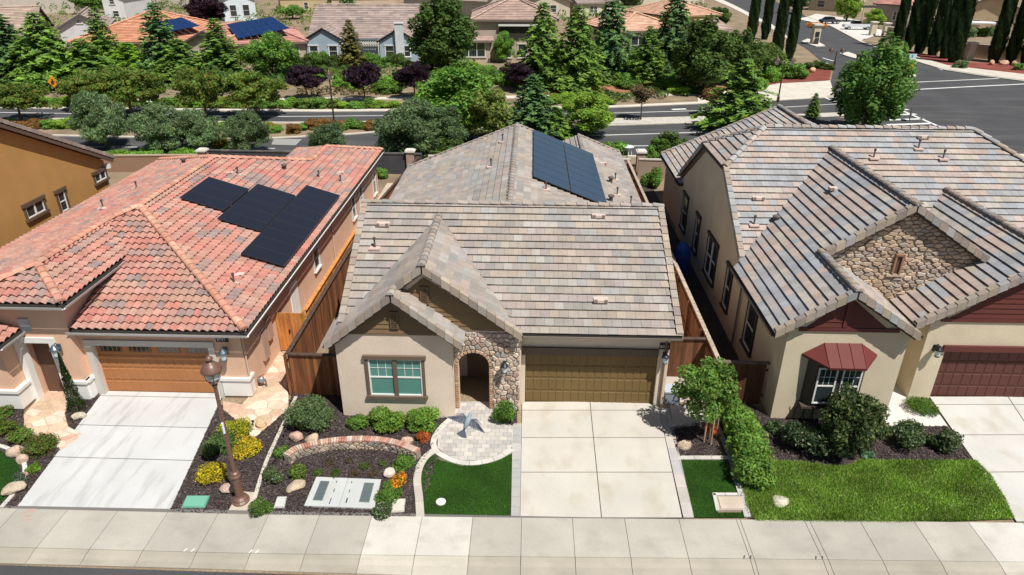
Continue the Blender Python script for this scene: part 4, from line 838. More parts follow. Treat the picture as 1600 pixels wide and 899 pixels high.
# markings
def line(pts, wd=.14, z=.046, name='road_line'): ribbon(name, wpts(pts), wd, z, 'mark', (1, 1, 1), .003)
line([(-300, 178), (0, 176.5), (130, 178.5), (300, 181), (450, 183), (600, 181.5)], .16); line([(600, 181.5), (960, 177.5), (1100, 173.5)], .16); line([(1170, 171), (1250, 167), (1310, 163)], .16)
line([(-300, 229), (100, 230), (230, 231), (430, 233)], .16); line([(740, 215), (950, 212), (1100, 207.5), (1210, 204)], .2)
for a in (990, 1060, 1130): line([(a, 229-(a-990)*.02), (a+24, 228.8-(a-990)*.02)], .16)
line([(1050, 172), (1072, 171)], .5)
line([(1390, 131), (1560, 123.3)], .28); line([(1385, 143), (1480, 138), (1600, 132), (1700, 127)], .34); line([(1378, 160), (1415, 176), (1468, 199)], .3); line([(1392, 80), (1432, 93), (1472, 110)], .22)
line([(1286, 152), (1310, 162)], .25); line([(1285, 91), (1302, 96)], .3); line([(1288, 98), (1300, 102)], .2)
for k in range(6): line([(1380+k*1.5, 166+k*7.5), (1407+k*12, 164.5+k*7.3)], .5)
for k in range(3): line([(1290+k*7, 153+k*4), (1320+k*8, 151.5+k*4)], .3)
sheet('road_hatching', [(104, 0), (105, 0), (105, 1)], .03, 'mark', px=True) if False else None
# left road patch
sheet('road_patch', [(428, 218), (472, 218.5), (462, 228), (424, 227)], .046, 'walk', (.30, .30, .29))
# traffic islands of the gate
for isl in ([(1252, 66), (1262, 62), (1280, 68), (1289, 73), (1275, 74), (1262, 70)], [(1311, 85), (1325, 83), (1350, 92), (1340, 94), (1325, 90)], [(1404, 117), (1425, 111), (1431, 121), (1408, 123)]):
    sheet('traffic_island', isl, .18, 'walk', (.62, .58, .52), th=.18)
# ================================================================ PLANTS
rng = np.random.default_rng(21)
def leafquads(P, Nn, size, col, rng, aspect=.5, flop=.7):
    n = len(P); Nn = Nn+rng.normal(0, flop, (n, 3)); Nn /= np.linalg.norm(Nn, axis=1)[:, None]+1e-9
    a = rng.normal(0, 1, (n, 3)); t = np.cross(Nn, a); t /= np.linalg.norm(t, axis=1)[:, None]+1e-9; s = np.cross(Nn, t)
    L = size[:, None]; W_ = L*aspect
    return np.stack([P-t*L, P+s*W_, P+t*L, P-s*W_], 1), col
def foliage(name, sets, m='leaf'):
    V = np.concatenate([q for q, c in sets]).reshape(-1, 3); C = np.concatenate([c for q, c in sets]); n = len(V)//4
    return npmesh(name, V, np.arange(n*4).reshape(n, 4), C, K[m])
def blobset(blobs, n, size, rng, hue=None, aspect=.5, flop=.7, shell=.4):
    out = []; vol = np.array([b[3]*b[4]+b[4]*b[5] for b in blobs]); vol = vol/vol.sum()
    for b, v in zip(blobs, vol):
        k = max(6, int(n*v)); d = rng.normal(0, 1, (k, 3)); d /= np.linalg.norm(d, axis=1)[:, None]; r = (1-shell*rng.random(k)**1.5)*(1+rng.normal(0, .06, k))
        P = np.array(b[:3])+d*np.array(b[3:6])*r[:, None]; br = rng.uniform(.72, 1.25)*rng.uniform(.75, 1.3, k)
        c = np.ones((k, 3))*br[:, None]; hs = rng.normal(0, .07, k); c[:, 0] *= 1+hs*2; c[:, 2] *= 1-hs
        if hue is not None:
            sel = rng.random(k) < hue[0]; c[sel] = np.array(hue[1])*rng.uniform(.8, 1.2, (sel.sum(), 1))
        out.append(leafquads(P, d+np.array([0, 0, .3]), size*rng.uniform(.6, 1.3, k), c, rng, aspect, flop))
    return out
def crownblobs(nb, rx, rz, z0, rng, br=.45, cone=0, low=.0, spread=1.0):
    B = [(0, 0, z0, rx*.55*spread, rx*.55*spread, rz*.55)]
    for i in range(nb):
        d = rng.normal(0, 1, 3); d /= np.linalg.norm(d); q = rng.uniform(.5, .97)*spread; k = rng.uniform(.6, 1.25)*br; hz = d[2]*q
        sh = 1-cone*max(0, hz); B.append((d[0]*q*rx*sh, d[1]*q*rx*sh, z0+hz*rz, rx*k*sh, rx*k*sh, rz*k*.9))
    return B
def trunkmesh(h, r, limbs, rng, col=(1, 1, 1), fork=.5):
    m = MB(); m.tint = col; m.tube([(0, 0, 0), (r*.3, 0, h*.3), (-r*.2, r*.3, h*.65), (0, 0, h)], [r*1.25, r, r*.75, r*.4], 7)
    for i in range(limbs):
        a = 6.28*i/max(1, limbs)+rng.uniform(-.4, .4); z = h*rng.uniform(fork, .85); l = h*rng.uniform(.28, .45)
        m.tube([(0, 0, z), (math.cos(a)*l*.5, math.sin(a)*l*.5, z+l*.45), (math.cos(a)*l, math.sin(a)*l, z+l*.75)], [r*.5, r*.32, r*.12], 5)
    return mesh_from('trunk', m.V, m.F, m.T, K['bark'])
def cedarmesh(h, r, rng, n=22, droop=.35, sz=.30, full=1.35):
    sets = []
    for i in range(n):
        f = (i+.5)/n; z = h*(.10+.90*f); R_ = r*(1-f)**.68*rng.uniform(.75, 1.2)+.12; nb = max(4, int(9*(1-f)+4)); a0 = rng.uniform(0, 6.28)
        for k in range(nb):
            a = a0+6.28*k/nb+rng.uniform(-.3, .3); L = R_*rng.uniform(.7, 1.15); m = int((10+26*(1-f))*full); s = rng.random(m)**.7; wv = .16*L+.10
            x = np.cos(a)*L*s-np.sin(a)*rng.normal(0, wv, m)*(1.1-s); y = np.sin(a)*L*s+np.cos(a)*rng.normal(0, wv, m)*(1.1-s); zz = z+.18*L*s-droop*L*s**2-np.abs(rng.normal(0, .10, m))*(.5+L*.4)
            b = rng.uniform(.7, 1.25)*rng.uniform(.75, 1.3, m); c = np.ones((m, 3))*b[:, None]; c[s > .75] *= np.array([1.5, 1.3, .9])
            P = np.stack([x, y, zz], 1); Nn = np.stack([np.cos(a)*s*.5, np.sin(a)*s*.5, np.ones(m)], 1)
            sets.append(leafquads(P, Nn, sz*rng.uniform(.5, 1.15, m), c, rng, .36, .55))
    return foliage('crown', sets)
def columnmesh(h, r, rng, n=3800, taper=.8, sz=.16, base=.0, cone=False):
    f = rng.random(n); a = rng.uniform(0, 6.28, n); prof = (1-f) if cone else np.minimum(1, (1-f)*4)**.6*np.minimum(1, .55+f*3)*(1-.25*f)
    q = r*prof*(1+.10*np.sin(a*5+f*25)+rng.normal(0, .08, n))*np.where(rng.random(n) < .25, .75, 1); P = np.stack([np.cos(a)*q, np.sin(a)*q, base+f*h], 1)
    b = (.8+.35*np.sin(a*4+f*18))*rng.uniform(.7, 1.3, n); c = np.ones((n, 3))*b[:, None]; Nn = np.stack([np.cos(a), np.sin(a), np.full(n, .2)], 1)
    n_ = Nn+rng.normal(0, .35, (n, 3)); n_ /= np.linalg.norm(n_, axis=1)[:, None]; t = np.array([0, 0, 1.])+n_*.35+rng.normal(0, .15, (n, 3)); t /= np.linalg.norm(t, axis=1)[:, None]; s = np.cross(n_, t); L = (sz*rng.uniform(.6, 1.3, n))[:, None]
    return foliage('crown', [(np.stack([P-t*L, P+s*L*.35, P+t*L, P-s*L*.35], 1), c)])
PROTO = {}
def proto(kind):
    if kind in PROTO: return PROTO[kind]
    r = np.random.default_rng(abs(hash(kind)) % 1000 if False else sum(ord(c)*(i+3) for i, c in enumerate(kind)))
    k = kind[:-1]
    if k == 'cedar': v = (9, 2.6, trunkmesh(8.2, .16, 0, r), cedarmesh(9, 2.6, r))
    elif k == 'thin': v = (9, 1.6, trunkmesh(8.4, .10, 0, r), cedarmesh(9, 1.6, r, 26, .2, .22, 1.2))
    elif k == 'broad': v = (7, 2.6, trunkmesh(4.2, .15, 5, r, fork=.4), foliage('crown', blobset(crownblobs(60, 2.6, 3.0, 3.9, r, .27), 11000, .17, r)))
    elif k == 'tall': v = (9, 2.2, trunkmesh(6, .18, 5, r, fork=.3), foliage('crown', blobset(crownblobs(90, 2.2, 4.2, 4.5, r, .26, .35), 14000, .17, r)))
    elif k == 'flat': v = (5, 3.0, trunkmesh(3.2, .12, 6, r, fork=.5), foliage('crown', blobset(crownblobs(60, 2.9, 1.6, 3.2, r, .24), 9500, .16, r, (.18, (1.7, .85, .9)))))
    elif k == 'olive': v = (5, 2.5, trunkmesh(3, .16, 5, r, fork=.3), foliage('crown', blobset(crownblobs(70, 2.5, 2.2, 2.7, r, .25), 14000, .17, r, None, .28, 1.0, .5)))
    elif k == 'cypr': v = (12, 1.0, trunkmesh(8, .15, 0, r), columnmesh(12, 1.0, r, 9000, sz=.26))
    elif k == 'young': v = (4, 1.2, trunkmesh(2.6, .05, 4, r, fork=.5), foliage('crown', blobset(crownblobs(12, 1.1, 1.0, 2.9, r, .4), 1500, .14, r)))
    elif k == 'bush': v = (1.5, 1.2, None, foliage('bush', blobset([(b[0], b[1], max(b[2], .3), b[3], b[4], b[5]) for b in crownblobs(16, 1.05, .75, .7, r, .5)], 3200, .12, r)))
    me = v[3]; co_ = np.empty(len(me.vertices)*3, dtype=np.float32); me.vertices.foreach_get('co', co_); co_ = co_.reshape(-1, 3)
    v = (float(np.percentile(co_[:, 2], 99.7)), float(np.percentile(np.hypot(co_[:, 0], co_[:, 1]), 97)), v[2], v[3]); PROTO[kind] = v; return v
GREEN = dict(cedar=(.115, .21, .055), cedarb=(.085, .17, .075), lime=(.19, .30, .04), bright=(.14, .27, .04), dark=(.08, .13, .03), olive=(.12, .18, .08), plum=(.030, .016, .028), crape=(.105, .17, .03), rust=(.20, .115, .035), mid=(.12, .23, .04), cyp=(.035, .07, .022), yel=(.26, .24, .03))
def plant(kind, px, py, ptop, pw, col, label, cat='tree', group=None, name=None, zmin=.4):
    pw *= {'cedar': 1.22, 'thin': 1.15, 'cypr': .8, 'olive': .86, 'tall': 1.0}.get(kind[:-1], 1.0)
    h0, r0_, tm, cm = proto(kind); b = Vector(G(px, py)); top = PV(px, ptop, (0, 1, 0), b.y); H_ = max(zmin, top.z); dist = (b-Vector(CAMP)).dot(FW); W_ = pw/FOC*dist
    nm = name or {'cedar': 'cedar_tree', 'thin': 'conifer_tree', 'broad': 'broadleaf_tree', 'tall': 'tall_tree', 'flat': 'spreading_tree', 'olive': 'olive_tree', 'cypr': 'cypress_tree', 'young': 'young_tree', 'bush': 'shrub'}[kind[:-1]]
    sc = (W_/2/r0_, W_/2/r0_, H_/h0); rz = R.uniform(0, 6.28); cc = GREEN[col] if isinstance(col, str) else col; f = R.uniform(.9, 1.2)*(1.38 if col not in ('plum', 'cyp') else 1.15); cc = tuple(x*f for x in cc)
    if tm is None:
        o = bpy.data.objects.new(nm, cm); COL.objects.link(o); o.location = b; o.scale = sc; o.rotation_euler = (0, 0, rz); o.color = (*cc, 1); return tag(o, label, cat, group)
    t = thing(nm, label, cat, tuple(b), group); t.scale = sc; t.rotation_euler = (0, 0, rz)
    for n_, me in (('trunk', tm), ('crown', cm)):
        o = bpy.data.objects.new(n_, me); COL.objects.link(o); o.parent = t
        if n_ == 'crown': o.color = (*cc, 1)
    return t
def shrub(label, px, py, pw, hgt, col, n=1400, leaf=.04, hue=None, aspect=.5, nb=9, cat='shrub', group=None, flop=.7, name='shrub', spread=1.0):
    b = Vector(G(px, py)); W_ = pw/FOC*(b-Vector(CAMP)).dot(FW)/2; c = tuple(v*1.15 for v in (GREEN[col] if isinstance(col, str) else col))
    bl = [(x, y, max(z, hgt*.25), rx, ry, min(rz, hgt*.5)) for x, y, z, rx, ry, rz in crownblobs(nb+3, W_*.85*spread, hgt*.45, hgt*.5, rng, .58, spread=.8)]
    me = foliage(name, blobset(bl, int(n*1.5), leaf*1.1, rng, hue and (hue[0], tuple(h/max(1e-3, k) for h, k in zip(hue[1], c))), aspect, flop)); o = bpy.data.objects.new(name, me); COL.objects.link(o); o.location = b; o.color = (*c, 1)
    return tag(o, label, cat, group)
def boulder(label, px, py, pw, hgt, col, seed):
    rn = np.random.default_rng(seed); b = Vector(G(px, py)); W_ = pw/FOC*(b-Vector(CAMP)).dot(FW)/2
    import bmesh
    bm = bmesh.new(); bmesh.ops.create_icosphere(bm, subdivisions=3, radius=1); pl = [(rn.normal(0, 1, 3), rn.uniform(.6, .9)) for _ in range(9)]
    for v in bm.verts:
        p = np.array(v.co)
        for nn, d in pl:
            u = nn/np.linalg.norm(nn); s = p@u
            if s > d: p = p-u*(s-d)*.85
        p = p*(1+.05*math.sin(p[0]*7+seed)*math.cos(p[1]*6)); v.co = (p[0]*W_, p[1]*W_*.75, max(-.02, (p[2]*.5+.32)*hgt*1.25))
    V_ = [tuple(v.co) for v in bm.verts]; F_ = [[v.index for v in f.verts] for f in bm.faces]; bm.free()
    o = bpy.data.objects.new('boulder', mesh_from('boulder', V_, F_, [col]*len(F_), K['rock'], True)); COL.objects.link(o); o.location = (b.x, b.y, .03); o.rotation_euler = (0, 0, rn.uniform(0, 1)); tag(o, label, 'rock')
# ---- front yards
REDG = (.22, (.20, .12, .045)); YE = (.62, .48, .03)
shrub('rounded green shrub at the left edge nearest the peach wing wall', 8, 654, 32, .5, 'mid', 1200, .035, REDG)
shrub('reddish green shrub second in the row beside the flagstone walk', 12, 676, 36, .5, 'crape', 1300, .035, REDG)
shrub('green and red shrub between two others in the left corner bed', 36, 688, 40, .5, 'mid', 1500, .035, REDG)
shrub('broad dome shrub with red tips beside the left driveway', 66, 706, 52, .55, 'crape', 2200, .035, REDG)
shrub('small lime rosette plant near the left driveway edge', 55, 737, 20, .35, (.22, .40, .05), 260, .10, None, .22, 4, 'plant', name='rosette_plant')
shrub('small blue-grey plant on the rock by the left driveway corner', 36, 758, 22, .5, (.14, .20, .13), 350, .05, None, .3, 4, 'plant', name='small_plant')
boulder('knobbly tan boulder beside the curved edging of the left turf', 27, 712, 26, .35, (.50, .38, .29), 3); boulder('tan boulder touching the dome shrub left of the driveway', 36, 724, 20, .3, (.52, .39, .30), 4); boulder('long flat tan boulder in the left front corner of the bed', 24, 770, 38, .3, (.48, .40, .30), 5); boulder('small brown rock on the pale edging curve at left', 39, 746, 14, .18, (.38, .27, .2), 6)
boulder('beige boulder at the foot of the slim cypress', 124, 655, 22, .22, (.48, .42, .33), 7)
b = Vector(G(121, 641)); t = thing('cypress_tree', 'slim cone cypress beside the peach house front door', 'tree', tuple(b)); me = columnmesh(2.45, .3, rng, 2600, sz=.05, cone=True)
o = bpy.data.objects.new('crown', me); COL.objects.link(o); o.parent = t; o.color = (.05, .10, .025, 1); m = MB(); m.tube([(0, 0, 0), (0, 0, 1.6)], [.04, .015], 6, (1, 1, 1)); attach(m.build('trunk', K['bark']), None).parent = t
shrub('round yellow shrub nearest the pavement, left of the street lamp', 335, 748, 50, .55, YE, 2000, .03, (.35, (.30, .34, .03)))
shrub('yellow shrub lowest right of the lamp pole', 386, 706, 54, .55, YE, 2100, .03, (.25, (.32, .36, .04)))
shrub('yellow shrub highest up, behind the lamp pole', 369, 678, 52, .55, (.52, .46, .04), 2100, .03, (.4, (.20, .30, .03)))
shrub('spiky green palm-like plant between the yellow shrubs', 349, 706, 62, .6, (.10, .17, .05), 420, .16, None, .12, 5, 'plant', name='spiky_plant', flop=1.0)
boulder('pinkish rock at the base of the lamp pole', 360, 768, 32, .25, (.48, .34, .27), 8); boulder('ochre rock at the tip of the flagstone patio', 409, 668, 18, .25, (.58, .40, .24), 9)
shrub('large feathery grey-green shrub in front of the side fence', 487, 668, 80, 1.25, (.12, .19, .07), 5200, .055, (.12, (.30, .34, .20)), .25, 16, flop=1.0)
shrub('bright green shrub under the window, left of its neighbours', 562, 668, 34, .5, 'mid', 1300, .045)
shrub('bright green shrub under the middle of the twin window', 604, 668, 62, .75, (.15, .26, .04), 2600, .05); shrub('bright green shrub under the right end of the window wall', 659, 668, 56, .75, (.15, .27, .04), 2400, .05)
boulder('reddish boulder left of a pair below the feathery shrub', 464, 690, 24, .35, (.50, .32, .25), 10); boulder('tan boulder right of a pair below the feathery shrub', 488, 690, 24, .28, (.50, .38, .27), 11); boulder('pink boulder right above the end of the brick wall', 637, 697, 22, .35, (.55, .38, .29), 12)
boulder('flat tan boulder left of the pale utility vault', 463, 765, 34, .25, (.50, .39, .28), 13); boulder('pale smooth boulder between the vault and the orange flowers', 609, 745, 21, .3, (.62, .52, .45), 14)
shrub('orange-red shrub beside the pink boulder and the paver walk', 662, 691, 24, .4, (.40, .11, .03), 900, .035)
shrub('small dark green shrub at the left end of the brick wall', 443, 715, 30, .42, 'mid', 1000, .035, (.1, (.3, .34, .25)))
shrub('olive green shrub beside the concrete strip, above the flat boulder', 425, 752, 34, .45, (.12, .19, .06), 1200, .035, (.12, (.35, .36, .28))); shrub('lime and dark shrub in front of the left brick wall end', 466, 745, 33, .42, (.17, .26, .05), 1200, .035, (.3, (.06, .10, .02)))
for i, (x, y, w_, l) in enumerate(((499, 742, 20, 'tiny green mound left of the vault back corner'), (523, 744, 22, 'tiny green mound touching the vault back edge'), (546, 724, 16, 'tiny tan-green tuft under the brick arc middle'), (571, 730, 22, 'small green mound nearest the centre of the stone arc'), (553, 744, 18, 'tiny reddish tuft behind the middle of the vault'), (583, 745, 20, 'tiny reddish tuft behind the right half of the vault'), (599, 729, 18, 'tiny green tuft near the right part of the stone arc'), (514, 727, 18, 'tiny brown tuft near the left part of the stone arc'))):
    shrub(l, x, y, w_, .2, (.10, .16, .03) if i in (0, 1, 3, 6) else (.13, .10, .05), 450, .025, None, .4, 5)
shrub('green mound right below the brick wall end', 630, 731, 44, .4, 'mid', 1800, .03); shrub('green mound under the orange flowers right of the vault', 608, 776, 56, .4, 'mid', 2300, .03)
shrub('bright orange flower patch right of the pale boulder', 626, 761, 34, .42, (.70, .30, .02), 800, .035, (.3, (.10, .17, .03)), .6, 8, 'flowers', name='flower_patch')
shrub('flowering shrub with white specks at the vault right front corner', 597, 806, 34, .5, (.10, .16, .05), 1500, .03, (.13, (.6, .6, .55))); shrub('round green shrub at the pavement right of the lamp base', 408, 804, 38, .5, (.11, .19, .04), 1700, .03)
shrub('leafy green shrub between the stone arch pier and the garage', 789, 661, 38, .85, (.12, .24, .04), 1900, .045)
shrub('low tufted green dome between the cream house and red garage door', 1437, 641, 54, .5, (.11, .20, .03), 2600, .05, None, .2, 8, flop=.9)
shrub('dark leafy shrub left of a pair by the right driveway', 1416, 697, 62, .95, (.07, .12, .04), 2400, .05, (.15, (.30, .32, .20))); shrub('dark leafy shrub right of a pair by the right driveway', 1468, 702, 54, .85, (.07, .11, .04), 2200, .05, (.15, (.28, .30, .18)))
shrub('very dark low shrub under the left of the bay window', 1252, 700, 84, 1.0, (.045, .075, .03), 2600, .055, (.06, (.3, .32, .2))); shrub('upright spiky succulents at the cream house left corner', 1209, 676, 28, .55, (.10, .16, .06), 300, .09, None, .2, 4, 'plant', name='succulent'); shrub('pale blue-green small plant on the lawn edge below the large bush', 1356, 716, 26, .25, (.16, .30, .16), 260, .06, None, .3, 4, 'plant', name='small_plant')
# large multi-stem bush in front of the bay window
b = Vector(G(1318, 706)); t = thing('large_bush', 'large rounded leafy bush in front of the bay window, some of its leaves pale', 'bush', tuple(b)); r = np.random.default_rng(4)
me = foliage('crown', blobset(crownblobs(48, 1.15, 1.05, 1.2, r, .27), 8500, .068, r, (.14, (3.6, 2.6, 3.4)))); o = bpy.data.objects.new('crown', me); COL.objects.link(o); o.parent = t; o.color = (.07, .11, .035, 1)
for k in range(4):
    a = k*1.6; m = MB(); m.tube([(math.cos(a)*.08, math.sin(a)*.08, 0), (math.cos(a)*.25, math.sin(a)*.25, .7), (math.cos(a)*.45, math.sin(a)*.45, 1.4)], [.035, .03, .015], 6, (2, 1.8, 1.6)); m.build('stem', K['bark']).parent = t
# small staked tree beside the centre driveway
b = Vector((6.62, -1.85, 0)); t = thing('staked_tree', 'small bright green tree tied to three wooden stakes beside the centre driveway', 'tree', tuple(b))
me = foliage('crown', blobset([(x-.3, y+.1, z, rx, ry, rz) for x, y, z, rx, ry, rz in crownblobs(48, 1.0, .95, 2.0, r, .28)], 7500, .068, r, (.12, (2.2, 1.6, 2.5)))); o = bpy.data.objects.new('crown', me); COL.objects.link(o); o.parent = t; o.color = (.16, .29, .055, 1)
m = MB(); m.tube([(0, 0, 0), (-.05, .02, .8), (-.2, .05, 1.5), (-.3, .1, 2.1)], [.035, .03, .025, .015], 6, (1.4, 1.3, 1.2)); m.tube([(-.15, .04, 1.3), (.1, -.1, 1.9), (.2, -.15, 2.2)], [.02, .015, .008], 5, (1.4, 1.3, 1.2)); m.build('trunk', K['bark']).parent = t
for k, (x, y) in enumerate(((-.22, -.15), (.27, .15), (-.02, -.3))):
    m = MB(); m.tube([(x, y, 0), (x*.9-.02, y*.9, 1.5)], .028, 8, (.42, .30, .20)); m.build('stake', K['wood']).parent = t
shrub('orange leaved shrub behind the staked tree', 1108, 681, 24, .5, (.45, .12, .03), 900, .035); boulder('small tan rock with a tuft left of the staked tree', 1069, 700, 26, .3, (.46, .37, .27), 15)
# hedge
P = [Vector(G(*q, 1.0)) for q in ((1146, 622), (1163, 656), (1175, 692), (1183, 724))]; bl = []
for k in range(70):
    f = k/69*3; i = min(2, int(f)); p = P[i].lerp(P[i+1], f-i); bl.append((p.x+r.uniform(-.32, .32), p.y+r.uniform(-.1, .1), r.uniform(.3, .95), r.uniform(.28, .42), r.uniform(.26, .4), r.uniform(.28, .4)))
me = foliage('hedge', blobset(bl, 16000, .06, r)); o = bpy.data.objects.new('hedge', me); COL.objects.link(o); o.color = (.18, .32, .055, 1); tag(o, 'bright green leafy hedge between the staked tree and the cream house', 'hedge')
# ---- back yard edges and street planting
def B_(x): return x
plant('broad1', 1030, 262, 216, 46, 'mid', 'bushy shrub with upright stems behind the dark side fence by the back road', name='shrub', cat='shrub')
for x, y, tp, w_, l in ((190, 246, 238, 62, 'low bright green hedge bush left end behind the clay roof'), (235, 248, 234, 66, 'low bright green hedge bush in the middle behind the clay roof'), (285, 246, 234, 46, 'low green hedge bush right end beside the white pillar cap')): plant('bush1', x, y, tp, w_, 'bright', l, 'bush', 'hedge bushes behind the peach house')
plant('bush2', 595, 262, 246, 46, 'mid', 'small hedge bush behind the brown fence between the two left houses', 'bush'); plant('bush1', 622, 258, 243, 40, 'dark', 'small dark hedge bush next to the white capped pillar', 'bush'); plant('bush2', 597, 278, 262, 24, 'mid', 'small green bush in the dirt yard behind the left side fence', 'bush')
T = [
 ('olive1', 168, 232, 146, 92, 'olive', 'grey-green olive tree standing leftmost between the back road and the clay roof'),
 ('olive2', 258, 238, 166, 96, 'olive', 'grey-green olive tree second from the left behind the clay roof'),
 ('olive1', 318, 236, 172, 80, 'olive', 'grey-green olive tree third from the left behind the clay roof'),
 ('olive2', 390, 238, 176, 78, 'olive', 'grey-green olive tree fourth from the left, beside a yellow bush'),
 ('olive1', 514, 244, 192, 66, 'olive', 'small pale olive tree above the top right of the clay roof'),
 ('olive2', 640, 246, 158, 122, 'olive', 'large olive tree between the peach and grey roofed houses'),
 ('olive1', 692, 238, 165, 84, (.09, .14, .06), 'darker olive tree touching the left slope of the rear grey roof'),
 ('tall1', 722, 222, 98, 118, 'mid', 'tall mid green tree behind the left of the rear grey roof'),
 ('broad2', 690, 205, 112, 82, 'bright', 'rounded green tree left of the tall mid green tree in the median'),
 ('broad1', 762, 226, 140, 76, (.14, .18, .04), 'yellow-green weeping tree behind the rear roof peak'),
 ('cedar1', 832, 214, 118, 82, 'cedarb', 'drooping blue-green cedar directly behind the rear roof ridge'),
 ('broad3', 918, 212, 146, 84, 'lime', 'bright lime green tree to the right behind the solar panels'),
 ('cedar2', 866, 214, 168, 60, 'cedar', 'small light cedar between the lime tree and the drooping cedar'),
 ('young1', 1001, 188, 134, 46, (.13, .10, .05), 'young brown-green tree with thin pale trunk in the gravel median'),
 ('young2', 1107, 182, 138, 40, (.16, .09, .04), 'young rusty tree with stakes in the median'),
 ('cedar3', 1150, 206, 94, 100, 'cedar', 'light green drooping cedar behind the left end of the cream house roof'),
 ('tall2', 1350, 208, 60, 106, (.12, .23, .05), 'dense tall green tree standing behind the cream house roof'),
 ('thin1', 1268, 186, 146, 20, 'cedar', 'small thin young conifer behind the cream house rear ridge'),
 ('flat1', 35, 192, 132, 92, 'crape', 'rusty green spreading tree at the far left in the median'),
 ('flat2', 140, 172, 112, 74, 'crape', 'spreading tree with rusty top beside the orange diamond sign'),
 ('flat3', 208, 184, 108, 108, 'crape', 'wide rusty green spreading tree left of centre by the back road'),
 ('flat1', 324, 186, 108, 84, 'crape', 'rusty green spreading tree with visible trunk, third along the verge'),
 ('flat2', 402, 186, 112, 96, 'crape', 'rusty green spreading tree fourth along the verge'),
 ('flat3', 480, 155, 104, 56, 'plum', 'dark purple plum tree left of three below the hedge'),
 ('flat1', 570, 158, 100, 56, 'plum', 'dark purple plum tree in the middle of three below the hedge'),
 ('flat2', 648, 154, 98, 62, 'plum', 'dark purple plum tree right of three below the hedge'),
 ('flat3', 812, 142, 98, 62, 'plum', 'dark purple tree below the tan house terrace'),
 ('broad1', 328, 46, -6, 64, (.035, .015, .025), 'round dark purple tree among the far roofs at upper left'),
 ('cedar1', 28, 132, 24, 92, 'cedarb', 'big dark cedar at the left edge of the far verge'),
 ('cedar2', 82, 134, 22, 104, 'cedar', 'big yellow-green cedar second from the left edge'),
 ('cedar3', 142, 130, 62, 88, 'cedar', 'broad cedar just right of the orange diamond sign'),
 ('thin2', 172, 118, 12, 50, 'cedar', 'slender cedar with pointed top in front of the orange roof'),
 ('cedar1', 210, 122, 68, 84, 'bright', 'bushy green cedar in front of the orange roof'),
 ('thin1', 262, 124, 6, 62, 'cedarb', 'dark pointed cedar in front of the left roof solar panels'),
 ('cedar2', 290, 128, 62, 86, 'cedar', 'full cedar between the two solar panel roofs'),
 ('thin2', 349, 122, 30, 62, 'cedar', 'light pointed cedar against the tan gable wall'),
 ('broad2', 428, 128, 52, 84, 'mid', 'round glossy green tree left of the blue house'),
 ('thin1', 551, 106, 32, 36, (.12, .13, .05), 'thin sparse conifer in front of the blue house pergola'),
 ('tall3', 692, 118, -10, 96, (.075, .13, .03), 'very tall green tree between the blue and tan houses'),
 ('broad3', 786, 98, 50, 36, 'mid', 'small round street-style tree in front of the tan house'),
 ('cedar1', 846, 138, 6, 76, 'cedar', 'yellow-green cedar covering the right end of the tan house'),
 ('cedar2', 898, 142, 12, 86, 'cedar', 'full cedar right of the tan house'),
 ('cedar3', 950, 128, -8, 76, 'cedarb', 'dark cedar left of the salmon tiled house'),
 ('thin2', 1008, 136, 42, 54, 'cedar', 'slim cedar in front of the salmon tiled house window'),
 ('cedar1', 1046, 122, -18, 76, 'cedarb', 'dark tall cedar over the right end of the salmon tiled house'),
 ('tall1', 1092, 146, 28, 92, 'dark', 'dark rounded tree right of the tall dark cedar'),
 ('tall2', 1150, 132, 48, 76, 'dark', 'dark bushy tree left of the cypress pair'),
 ('broad2', 1186, 122, 68, 70, 'dark', 'dark broad tree under the cypress pair'),
 ('cypr1', 1172, 66, -60, 20, 'cyp', 'first cypress from the left of the left group'), ('cypr1', 1194, 62, -66, 18, 'cyp', 'second cypress from the left of the left group'),
 ('cypr2', 1211, 96, -60, 22, 'cyp', 'third cypress of the left group, standing nearer'), ('cypr1', 1232, 94, -50, 20, 'cyp', 'rightmost cypress of the left group'),
 ('cypr1', 1399, 74, -60, 20, 'cyp', 'first cypress along the boundary wall, next to the gate pillar'), ('cypr2', 1418, 78, -60, 21, 'cyp', 'second cypress along the boundary wall'),
 ('cypr1', 1435, 83, -60, 24, 'cyp', 'third cypress along the boundary wall'), ('cypr2', 1456, 87, -60, 24, 'cyp', 'fourth cypress along the boundary wall'),
 ('cypr1', 1474, 92, -60, 22, 'cyp', 'fifth cypress along the boundary wall'), ('cypr2', 1488, 98, -66, 28, 'cyp', 'sixth cypress, at the end of the boundary wall before the pillar'),
 ('cypr1', 1551, 98, -66, 26, 'cyp', 'left cypress of the group right of the wall corner pillar'), ('cypr2', 1577, 99, -66, 24, 'cyp', 'middle cypress of the group right of the corner pillar'), ('cypr1', 1601, 103, -66, 26, 'cyp', 'cypress at the right edge of the picture'),
 ('broad1', 1322, 34, -8, 40, 'lime', 'yellow-green tree beside the white pickup truck at the gate'), ('broad3', 1364, 44, 14, 32, 'lime', 'small lime tree between the pickup and the pergola house'),
 ('broad2', 1244, 22, -14, 40, 'dark', 'dark tree beyond the gate at the top edge'), ('broad1', 55, 12, -30, 60, 'mid', 'green tree beyond the tan roof at the top left'), ('broad2', 150, 22, -12, 60, 'mid', 'green tree behind the grey gable at upper left'), ('broad3', 208, 20, -10, 36, 'dark', 'dark tree beside the white house at the top'),
 ('broad2', 458, 30, 8, 40, 'mid', 'green tree behind the pink roofed solar house'), ('broad1', 1120, 46, 12, 40, 'dark', 'dark tree next to the yellow house wall'), ('cedar2', 545, 30, -20, 34, 'cedarb', 'distant cedar behind the blue house roof'), ('broad3', 975, 8, -30, 60, 'mid', 'distant green tree at the top edge above the salmon roof'),
]
